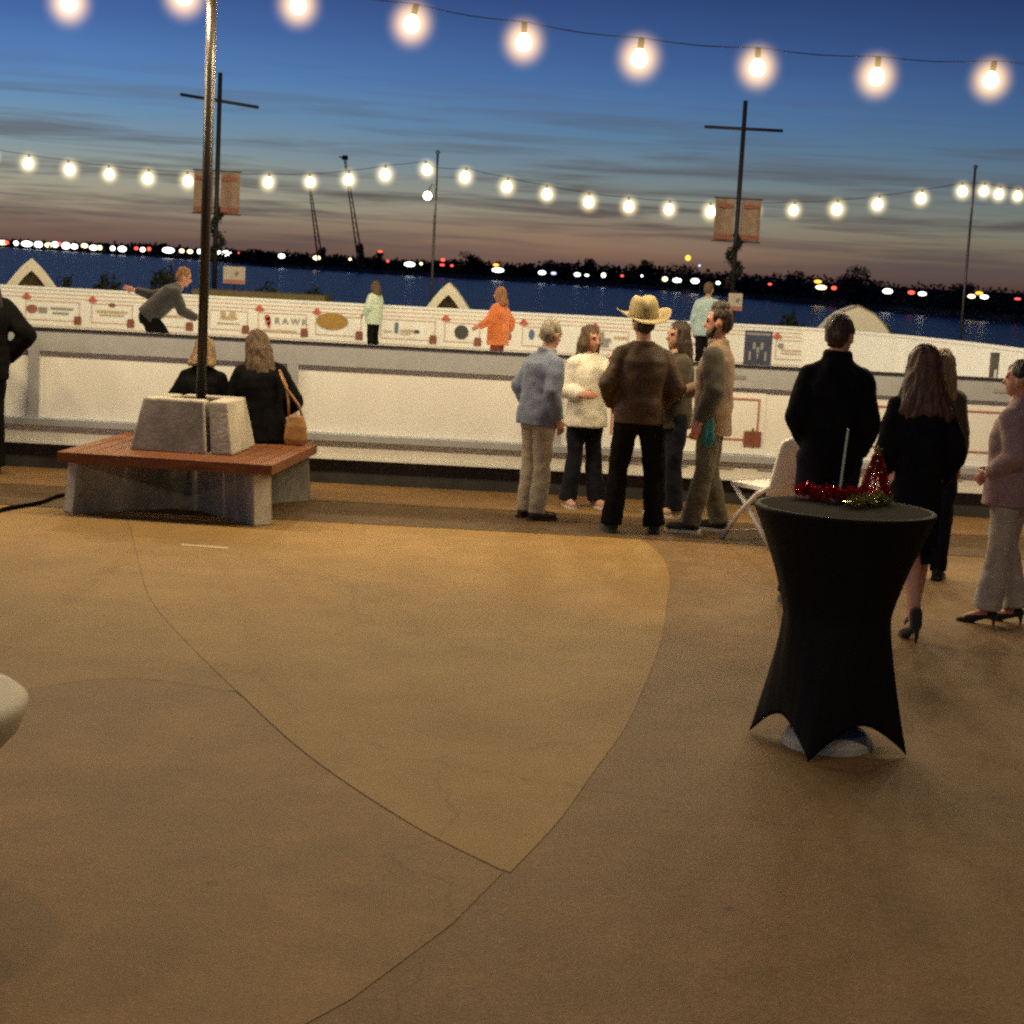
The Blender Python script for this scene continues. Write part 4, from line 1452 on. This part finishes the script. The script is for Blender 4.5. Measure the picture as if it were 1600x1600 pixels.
# far woods: many leaf clumps in an uneven mass
def crown(bm, c, rx, rz, n, leaf):
    for _ in range(n):
        u = Vector((random.gauss(0, 1), random.gauss(0, 1), random.gauss(0, 1))).normalized() * random.random() ** .4
        p = c + Vector((u.x * rx, u.y * rx, u.z * rz))
        d = Vector((random.gauss(0, 1), random.gauss(0, 1), random.gauss(0, 1))).normalized() * leaf * random.uniform(.6, 1.3)
        sd = d.orthogonal().normalized() * leaf * .5
        bm.faces.new([bm.verts.new(v) for v in (p - sd, p + sd, p + d)])


top_px = [(-300, 361), (0, 373), (100, 377), (240, 379), (330, 385), (440, 391), (540, 396), (600, 401), (660, 404), (740, 400), (800, 410), (870, 406), (920, 409), (1000, 409), (1060, 414), (1110, 420), (1180, 424), (1240, 424), (1300, 430), (1340, 424), (1400, 440), (1480, 442), (1560, 446), (1640, 452), (1800, 462)]


def top_at(px):
    for a, b in zip(top_px, top_px[1:]):
        if a[0] <= px <= b[0]:
            return a[1] + (b[1] - a[1]) * (px - a[0]) / (b[0] - a[0])
    return 380


bm = bmesh.new()
px = -250
while px < 1750:
    Y = shore_at(px) * 1.05
    zt = at(px, top_at(px) + random.uniform(1, 8), Y).z
    base = -2.5
    hh = max(1.5, zt - base)
    rx = random.uniform(6, 11) * Y / 900
    c = at(px, 400, Y); c.z = base + hh * .5
    crown(bm, c, rx * 1.3, hh * .52, int(46 + hh * 3.5), 1.7 * Y / 800)
    c2_ = c.copy(); c2_.z = base + hh * .25
    crown(bm, c2_, rx * 1.6, hh * .32, int(40 + hh * 2), 2.0 * Y / 800)
    px += random.uniform(5, 9)
tag(obj('far_woods', bm, M['farleaf']), 'dark mass of woods along the far shore of the lake', 'woods', kind='stuff')


def far_tree(px, ptop, wpx, label):
    Y = shore_at(px) * 1.03
    zt = at(px, ptop, Y).z
    base = -2.5
    t = empty('far_tree', at(px, 400, Y))
    t.location.z = base
    tag(t, label, 'tree', 'trees standing out on the far shore')
    h = zt - base
    bm = bmesh.new(); rod(bm, (0, 0, 0), (0, 0, h * .75), h * .03, h * .012, 7)
    for i in range(5):
        a = i * 1.3
        rod(bm, (0, 0, h * (.35 + .07 * i)), (math.cos(a) * h * .2, math.sin(a) * h * .2, h * (.6 + .06 * i)), h * .010, h * .005, 5)
    obj('trunk', bm, M['farleaf'], t)
    bm = bmesh.new()
    w = wpx * Y / F / 2
    for i in range(9):
        c = Vector((random.uniform(-.6, .6) * w, random.uniform(-.6, .6) * w, h * random.uniform(.45, .86)))
        crown(bm, c, w * .48, h * .14, 90, h * .05)
    obj('crown', bm, M['farleaf'], t)


for px, pt, w, lb in ((737, 388, 46, 'rounded dark tree on the far shore above the middle shelter'), (922, 399, 24, 'squarish dark tree on the far shore left of the cowboy hat'),
                      (868, 402, 44, 'low broad dark tree on the far shore above the orange skater'), (1068, 411, 70, 'broad dark tree under the amber light on the far shore'),
                      (1245, 419, 40, 'dark tree on the far shore above the broad man in black'), (1333, 413, 56, 'tall rounded dark tree on the far shore above the curved shelter'),
                      (1510, 436, 40, 'dark tree on the far shore by the right string light pole'), (502, 384, 14, 'small dark tree under the left distant mast'),
                      (563, 379, 12, 'slim dark tree under the right distant mast'), (590, 390, 22, 'small bushy tree right of the distant masts'), (1010, 403, 26, 'small dark tree on the far shore above the straw hat')):
    far_tree(px, pt, w, lb)


def mast(px0, py0, px1, py1, label, head):
    Y = 880
    a, b_ = at(px0, py0, Y), at(px1, py1, Y)
    t = empty('crane_mast', Vector((a.x, Y, -2.5)))
    tag(t, label, 'mast', 'distant masts on the far shore')
    a = Vector((a.x, Y, -2.5)); d = b_ - a
    bm = bmesh.new()
    w = 1.3
    for sx, sy in ((-1, -1), (1, -1), (1, 1), (-1, 1)):
        rod(bm, (sx * w, sy * w, 0), d + Vector((sx * w * .3, sy * w * .3, 0)), .30, .18, 5)
    n = 22
    for i in range(n):
        z0, z1 = i / n, (i + 1) / n
        s = 1 if i % 2 else -1
        k0, k1 = w * (1 - .7 * z0), w * (1 - .7 * z1)
        rod(bm, d * z0 + Vector((s * k0, -k0, 0)), d * z1 + Vector((-s * k1, -k1, 0)), .14, .14, 4)
    obj('lattice', bm, mat('distant steel', (.07, .06, .055), .8), t)
    if head:
        bm = bmesh.new(); box(bm, -1.4, 1.4, -1.2, 1.2, 0, 2.2); rod(bm, (-3.2, 0, 1.4), (1.2, 0, .8), .35, .35, 6)
        h = obj('head', bm, M['dark'], t, bevel=.2)
        h.location = d


mast(503, 392, 484, 292, 'thin lattice mast on the far shore left of its twin', False)
mast(566, 398, 539, 250, 'taller thin lattice mast with a dark head on the far shore', True)

# ------------------------------------------------------------------ lights on the far shore
WH, YE, RE, AM, GR, BL = (1, .95, .85), (1, .82, .40), (1, .10, .07), (1, .38, .05), (.75, 1, .80), (.55, .62, 1)
GL = {}
for n, c, s_ in (('white', WH, 5), ('yellow', YE, 4), ('red', RE, 2.2), ('amber', AM, 3), ('greenish', GR, 4), ('bluish', BL, 2)):
    GL[n] = glow_mat(n + ' shore lamp', c, s_)
    GL[n].cycles.emission_sampling = 'NONE'
LIGHTS = [(4, 379, 22, 8, 'yellow'), (10, 379, 9, 7, 'red'), (25, 380, 9, 8, 'white'), (42, 381, 20, 10, 'white'), (60, 382, 15, 11, 'white'), (76, 383, 14, 8, 'yellow'), (86, 382, 12, 10, 'white'),
          (93, 381, 7, 7, 'red'), (103, 384, 15, 12, 'white'), (116, 385, 13, 9, 'white'), (132, 384, 12, 8, 'yellow'), (146, 387, 15, 9, 'white'), (156, 387, 8, 8, 'yellow'),
          (176, 388, 9, 8, 'white'), (191, 389, 15, 10, 'white'), (213, 388, 8, 6, 'red'), (223, 390, 9, 8, 'white'), (233, 389, 7, 7, 'red'), (263, 391, 22, 10, 'white'), (284, 392, 9, 7, 'yellow'),
          (297, 393, 10, 7, 'yellow'), (313, 393, 12, 9, 'greenish'), (342, 395, 9, 7, 'white'), (354, 396, 18, 10, 'white'), (373, 395, 3, 3, 'red'),
          (440, 400, 12, 8, 'white'), (495, 403, 14, 8, 'yellow'), (547, 405, 5, 4, 'yellow'), (594, 393, 9, 4, 'red'), (606, 408, 5, 5, 'red'), (640, 413, 20, 8, 'white'), (658, 412, 5, 5, 'yellow'),
          (692, 406, 8, 6, 'red'), (691, 414, 9, 4, 'red'), (706, 415, 6, 4, 'red'), (775, 414, 11, 5, 'amber'), (778, 422, 22, 8, 'white'), (847, 426, 14, 7, 'white'), (865, 427, 10, 5, 'bluish'),
          (902, 429, 12, 7, 'greenish'), (917, 430, 8, 4, 'greenish'), (943, 430, 8, 8, 'white'), (972, 431, 6, 4, 'red'), (1003, 431, 4, 4, 'greenish'), (1039, 436, 10, 8, 'yellow'), (1058, 438, 16, 8, 'white'),
          (1086, 439, 15, 9, 'white'), (1122, 442, 8, 6, 'greenish'), (1138, 440, 7, 6, 'red'), (1075, 403, 10, 10, 'amber'), (1093, 415, 4, 4, 'bluish'), (1203, 444, 7, 4, 'red'), (1278, 440, 14, 6, 'amber'),
          (1283, 449, 20, 8, 'yellow'), (1303, 450, 10, 7, 'red'), (1387, 455, 18, 9, 'white'), (1424, 457, 13, 7, 'red'), (1441, 459, 15, 7, 'white'), (1518, 463, 14, 7, 'yellow'), (1530, 458, 14, 6, 'amber'),
          (1538, 464, 15, 7, 'white'), (1590, 467, 12, 4, 'red')]
WHERE = [(-99, 165, 'in the dense row at the left end of the far shore'), (165, 245, 'in the cluster after the dense row on the far shore'), (245, 385, 'around the bench pole on the far shore'),
         (385, 560, 'below the distant masts on the far shore'), (560, 720, 'above the middle white shelter on the far shore'), (720, 960, 'above the orange skater and grey haired man on the far shore'),
         (960, 1160, 'around the right banner pole on the far shore'), (1160, 1340, 'above the broad man in black on the far shore'), (1340, 1480, 'above the brown haired woman in black on the far shore'), (1480, 1700, 'by the right string light pole on the far shore')]
for px, py, w, h, c in LIGHTS:
    Y = shore_at(px) * .985
    bm = bmesh.new()
    k = Y / F
    sph(bm, (0, 0, 0), 1, (w * k * .43, h * k * .3, h * k * .43), 14)
    o = obj('shore_light', bm, GL[c], None, True)
    o.location = at(px, py, Y)
    where = [t for a, b_, t in WHERE if a <= px < b_][0]
    if (px, c) == (1075, 'amber'):
        lab, grp = 'single amber light above the treetops of the far shore', None
    else:
        size = 'broad' if w >= 14 else 'small'
        lab, grp = f'{size} {c} light {where}', f'{size} {c} lights {where}'
    tag(o, lab, 'light', grp)

# ------------------------------------------------------------------ string lights
MB = glow_mat('near bulb glow', WARM, 7)
MBR = glow_mat('added rink glow', (1.0, .72, .36), 7)
MBP = glow_mat('added plaza glow', WARM, 7)
MBF = glow_mat('far bulb glow', (1.0, .76, .46), 7)
for ma in (MB, MBR, MBP, MBF):
    ma.cycles.emission_sampling = 'NONE'
# the light each kind of bulb gives (watts) and its colour
GIVES = {'near': (205, WARM), 'rink': (600, (1.0, .78, .43)), 'plaza': (90, WARM), 'far': (60, (1.0, .76, .46))}  # rink and plaza entries feed the added unseen strings
LAMP = {}
MG = halo_mat('amber halo', (1.0, .62, .25), .9)  # glow shells added round the bulbs to imitate lens bloom
MGF = halo_mat('pale halo', (1.0, .78, .40), .8)
BULB = {}


def bulb_mesh(kind, r, rg):
    bm = bmesh.new()
    prof = [(.012, .0)]
    for i in range(1, 12):
        a = math.pi * i / 12
        rr = math.sin(a) * r * (1 - .18 * math.cos(a))
        prof.append((max(rr, .01), -.02 - r * 1.15 + math.cos(a) * r * 1.15))
    lathe(bm, prof, 14)
    me = bpy.data.meshes.new(kind); bmesh.ops.recalc_face_normals(bm, faces=bm.faces[:]); bm.to_mesh(me); bm.free()
    me.materials.append({'near': MB, 'far': MBF, 'rink': MBR, 'plaza': MBP}[kind])
    for p in me.polygons: p.use_smooth = True
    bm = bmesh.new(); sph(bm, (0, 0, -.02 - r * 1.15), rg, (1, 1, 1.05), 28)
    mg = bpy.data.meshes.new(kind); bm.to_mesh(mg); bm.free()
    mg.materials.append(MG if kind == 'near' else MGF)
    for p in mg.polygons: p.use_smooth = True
    bm = bmesh.new(); lathe(bm, [(.016, .06), (.022, .055), (.024, .0), (.018, -.025)], 12)
    ms = bpy.data.meshes.new(kind); bm.to_mesh(ms); bm.free(); ms.materials.append(M['cable'])
    BULB[kind] = (me, mg, ms, r)
    ld = bpy.data.lights.new('filament', 'POINT')
    ld.energy, ld.color = GIVES[kind]
    ld.shadow_soft_size = r * 1.45
    LAMP[kind] = ld


bulb_mesh('near', .060, .26)
bulb_mesh('far', .098, .33)
bulb_mesh('rink', .075, .2)
bulb_mesh('plaza', .066, .26)


def string(label, pts, kind, ends, group='strings of warm bulbs'):
    """pts: where the bulbs hang; ends: the two points the cable is tied to"""
    me, mg, ms, r = BULB[kind]
    t = empty('string_light', pts[0])
    o0 = Vector(pts[0])
    tag(t, label, 'string lights', group)
    lift = Vector((0, 0, .02 + r * 1.15 + .06))
    line = [ends[0]] if ends[0] is not None else []
    line += [Vector(p) + lift for p in pts]
    if ends[1] is not None:
        line.append(ends[1])
    fine = []
    for a, b_ in zip(line, line[1:]):
        for k in range(4):
            q = Vector(a).lerp(Vector(b_), k / 4)
            q.z -= .022 * math.sin(math.pi * k / 4)
            fine.append(q - o0)
    fine.append(Vector(line[-1]) - o0)
    bm = bmesh.new(); tube(bm, fine, .0042 if kind != 'far' else .006, 6)
    obj('cable', bm, M['cable'], t)
    for p in pts:
        pos = Vector(p) - o0 + Vector((0, 0, .02 + r * 1.15))
        b_ = bpy.data.objects.new('bulb', me); COL.objects.link(b_); b_.parent = t; b_.location = pos
        b_.rotation_euler = (R(random.uniform(-9, 9)), R(random.uniform(-11, 11)), random.random() * 6)
        b_.scale = [random.uniform(.92, 1.08)] * 3
        s_ = bpy.data.objects.new('socket', ms); COL.objects.link(s_); s_.parent = b_
        g_ = bpy.data.objects.new('halo', mg); COL.objects.link(g_); g_.parent = b_  # added bloom shell, no part of the real bulb
        if kind == 'far':
            continue
        l_ = bpy.data.objects.new('filament', LAMP[kind]); COL.objects.link(l_); l_.parent = b_; l_.location = (0, 0, -.02 - r * 1.15)


YN = 13.8
near_px = [(-440, 40), (-257, 36), (-73, 22), (110, 4), (287, -8)]
hookp = PB + Vector((.09, 0, 4.27))
string('near string of large warm bulbs left of the bench pole', [at(x, y, 13.9) for x, y in near_px], 'near', (None, hookp))
near_px2 = [(465, 7), (647, 37), (818, 65), (1000, 90), (1183, 105), (1370, 119), (1550, 126), (1732, 130), (1915, 128)]
string('near string of large warm bulbs sagging from the bench pole to the right', [at(x, y, YN) for x, y in near_px2], 'near', (hookp, None))
far1 = [(-200, 205), (-138, 222), (-77, 234), (-16, 245), (45, 255), (107, 264), (170, 272), (232, 278), (293, 282), (357, 285), (420, 285), (484, 285), (545, 280), (602, 272), (665, 265)]
far2 = [(728, 276), (793, 291), (854, 303), (920, 315), (982, 322), (1046, 327), (1110, 330), (1177, 330), (1241, 329), (1308, 326), (1373, 319), (1440, 310), (1503, 299)]
PA, PC = at(683, 262, 38), at(1522, 285, 38)
string('far string of bulbs left of the thin pole in the middle', [at(x, y, 38) for x, y in far1], 'far', (None, PA))
string('far string of bulbs sagging between the two thin poles behind the rink', [at(x, y, 38) for x, y in far2], 'far', (PA, PC))
string('short string of close bulbs right of the right thin pole', [at(1538, 299, 39), at(1562, 303, 41.5), at(1590, 306, 44), at(1618, 308, 46.5)], 'far', (PC, None))


def thin_pole(p, label, lamp):
    t = empty('string_light_pole', (p.x, p.y, 0))
    tag(t, label, 'pole', 'thin poles holding the far bulbs')
    bm = bmesh.new(); rod(bm, (0, 0, -.6), (0, 0, p.z + .3), .032, .026, 10)
    obj('shaft', bm, M['galv'], t, True)
    bm = bmesh.new(); lathe(bm, [(.05, p.z + .3), (.05, p.z + .34), (.02, p.z + .37)], 10)
    obj('pole_cap', bm, M['galv'], t)
    if lamp:
        q = at(668, 306, 37.8) - Vector((p.x, p.y, 0))
        bm = bmesh.new(); tube(bm, [(0, 0, q.z + .22), (q.x * .6, 0, q.z + .24), (q.x, q.y, q.z + .10)], .018, 6)
        a_ = obj('lamp_arm', bm, M['galv'], t)
        bm = bmesh.new(); sph(bm, q, .09, seg=14)
        gm = glow_mat('cool lamp', (1, .96, .82), 12)
        gm.cycles.emission_sampling = 'NONE'
        obj('lamp', bm, gm, a_, True)


thin_pole(PA, 'thin pole with a small lamp, holding the far bulbs in the middle', True)
thin_pole(PC, 'thin pole holding the far bulbs at the right', False)

# unseen strings added above the view to brighten the foreground and far boards
string('added unseen string of warm bulbs over the plaza above the camera', [Vector((-5.3 + 1.76 * i, 4.6, 4.1 - .25 * math.sin(math.pi * i / 6))) for i in range(7)], 'plaza', (None, None))
string('added unseen string of warm bulbs over the middle of the rink', [Vector((-9 + 3.2 * i, 22.5, 5.9 - .2 * math.sin(math.pi * i / 5))) for i in range(6)], 'rink', (None, None))
string('added unseen string of warm bulbs over the far side of the rink', [Vector((-9 + 3.2 * i, 27.0, 6.7 - .2 * math.sin(math.pi * i / 5))) for i in range(6)], 'rink', (None, None))

# ------------------------------------------------------------------ dusk sky
w = bpy.data.worlds.new('World'); sc.world = w; w.use_nodes = True
w.cycles.sampling_method = 'NONE'
N, L = w.node_tree.nodes, w.node_tree.links
for n in list(N): N.remove(n)
out = N.new('ShaderNodeOutputWorld'); bg = N.new('ShaderNodeBackground')
tc = N.new('ShaderNodeTexCoord'); sx = N.new('ShaderNodeSeparateXYZ')
L.new(tc.outputs['Generated'], sx.inputs[0])


def math_n(op, a, b_=None, cl=False):
    n = N.new('ShaderNodeMath'); n.operation = op; n.use_clamp = cl
    for i, v in enumerate((a, b_)):
        if v is None: continue
        if isinstance(v, (int, float)): n.inputs[i].default_value = v
        else: L.new(v, n.inputs[i])
    return n.outputs[0]


# elevation, warped a little by broad noise so that the bands are not ruled lines
mp = N.new('ShaderNodeMapping'); mp.inputs['Scale'].default_value = (2.2, 2.2, 26); mp.inputs['Rotation'].default_value = (0, R(-1.5), 0)
L.new(tc.outputs['Generated'], mp.inputs[0])
n1 = N.new('ShaderNodeTexNoise'); n1.inputs['Scale'].default_value = 2.2; n1.inputs['Detail'].default_value = 6; n1.inputs['Roughness'].default_value = .55
L.new(mp.outputs[0], n1.inputs['Vector'])
el = math_n('ADD', sx.outputs['Z'], math_n('MULTIPLY', math_n('SUBTRACT', n1.outputs['Fac'], .5), .012))
fac = math_n('MULTIPLY', el, 1 / .25, True)
rp = N.new('ShaderNodeValToRGB')
stops = [(.0, (94, 70, 64)), (.010, (114, 92, 80)), (.020, (132, 117, 100)), (.032, (144, 141, 124)), (.045, (130, 139, 134)), (.060, (110, 133, 147)), (.078, (90, 127, 160)), (.100, (74, 114, 166)),
         (.125, (58, 92, 148)), (.150, (44, 71, 126)), (.180, (36, 58, 106)), (.25, (24, 38, 74))]
while len(rp.color_ramp.elements) < len(stops):
    rp.color_ramp.elements.new(.5)
for e, (p, c) in zip(rp.color_ramp.elements, stops):
    e.position = min(1, p / .25); e.color = (*srgb(*c), 1)
L.new(fac, rp.inputs['Fac'])
# brighter where the sun went down, duller to the right
az = math_n('ADD', math_n('MULTIPLY', sx.outputs['X'], -.95), .98)
mx = N.new('ShaderNodeMixRGB'); mx.blend_type = 'MULTIPLY'; mx.inputs[0].default_value = 1
L.new(rp.outputs[0], mx.inputs[1]); L.new(az, mx.inputs[2])
# dark cloud streaks low over the horizon
mp2 = N.new('ShaderNodeMapping'); mp2.inputs['Scale'].default_value = (3.0, 3.0, 60); mp2.inputs['Location'].default_value = (3.1, .4, 1.7); mp2.inputs['Rotation'].default_value = (0, R(2.0), 0)
L.new(tc.outputs['Generated'], mp2.inputs[0])
n2 = N.new('ShaderNodeTexNoise'); n2.inputs['Scale'].default_value = 2.6; n2.inputs['Detail'].default_value = 7; n2.inputs['Roughness'].default_value = .6; n2.inputs['Distortion'].default_value = .4
L.new(mp2.outputs[0], n2.inputs['Vector'])
r2 = N.new('ShaderNodeValToRGB'); r2.color_ramp.elements[0].position = .46; r2.color_ramp.elements[1].position = .66
L.new(n2.outputs['Fac'], r2.inputs['Fac'])
low = N.new('ShaderNodeValToRGB')
le = low.color_ramp.elements
le[0].position = .0; le[0].color = (.5, .5, .5, 1)
le[1].position = .45; le[1].color = (0, 0, 0, 1)
e = le.new(.12); e.color = (1, 1, 1, 1)
e = le.new(.28); e.color = (.55, .55, .55, 1)
L.new(fac, low.inputs['Fac'])
cf = math_n('MULTIPLY', math_n('MULTIPLY', r2.outputs[0], low.outputs[0]), .90)
mc = N.new('ShaderNodeMixRGB'); mc.inputs[2].default_value = (*srgb(78, 72, 76), 1)
L.new(cf, mc.inputs[0]); L.new(mx.outputs[0], mc.inputs[1])
# a faint warm patch low down where the sun has just set
def ramp3(src, p):
    r = N.new('ShaderNodeValToRGB')
    e = r.color_ramp.elements
    e[0].position, e[0].color = p[0], (0, 0, 0, 1)
    e[1].position, e[1].color = p[2], (0, 0, 0, 1)
    m_ = e.new(p[1]); m_.color = (1, 1, 1, 1)
    L.new(src, r.inputs['Fac'])
    return r.outputs[0]


wx = ramp3(math_n('ADD', sx.outputs['X'], .5, True), (.36, .53, .72))
wz = ramp3(fac, (.0, .062, .15))
wf = math_n('MULTIPLY', math_n('MULTIPLY', wx, wz), .27)
mw = N.new('ShaderNodeMixRGB'); mw.inputs[2].default_value = (*srgb(178, 126, 96), 1)
L.new(wf, mw.inputs[0]); L.new(mc.outputs[0], mw.inputs[1])
mc = mw
# the last of the physical twilight, sun below the horizon to the left
sk = N.new('ShaderNodeTexSky'); sk.sky_type = 'NISHITA'; sk.sun_disc = False; sk.sun_elevation = R(-4); sk.sun_rotation = R(-25)
ad_ = N.new('ShaderNodeMixRGB'); ad_.blend_type = 'ADD'; ad_.inputs[0].default_value = .05
L.new(mc.outputs[0], ad_.inputs[1]); L.new(sk.outputs[0], ad_.inputs[2])
L.new(ad_.outputs[0], bg.inputs['Color']); bg.inputs['Strength'].default_value = 1.0
L.new(bg.outputs[0], out.inputs[0])

sc.view_settings.view_transform = 'Standard'
sc.view_settings.look = 'None'
sc.view_settings.exposure = 0
sc.view_settings.gamma = 1
sc.render.engine = 'CYCLES'
sc.cycles.use_denoising = False
sc.cycles.max_bounces = 5
sc.cycles.transparent_max_bounces = 12
sc.cycles.sample_clamp_indirect = 2
sc.cycles.use_light_tree = True
sc.cycles.filter_width = 2.4
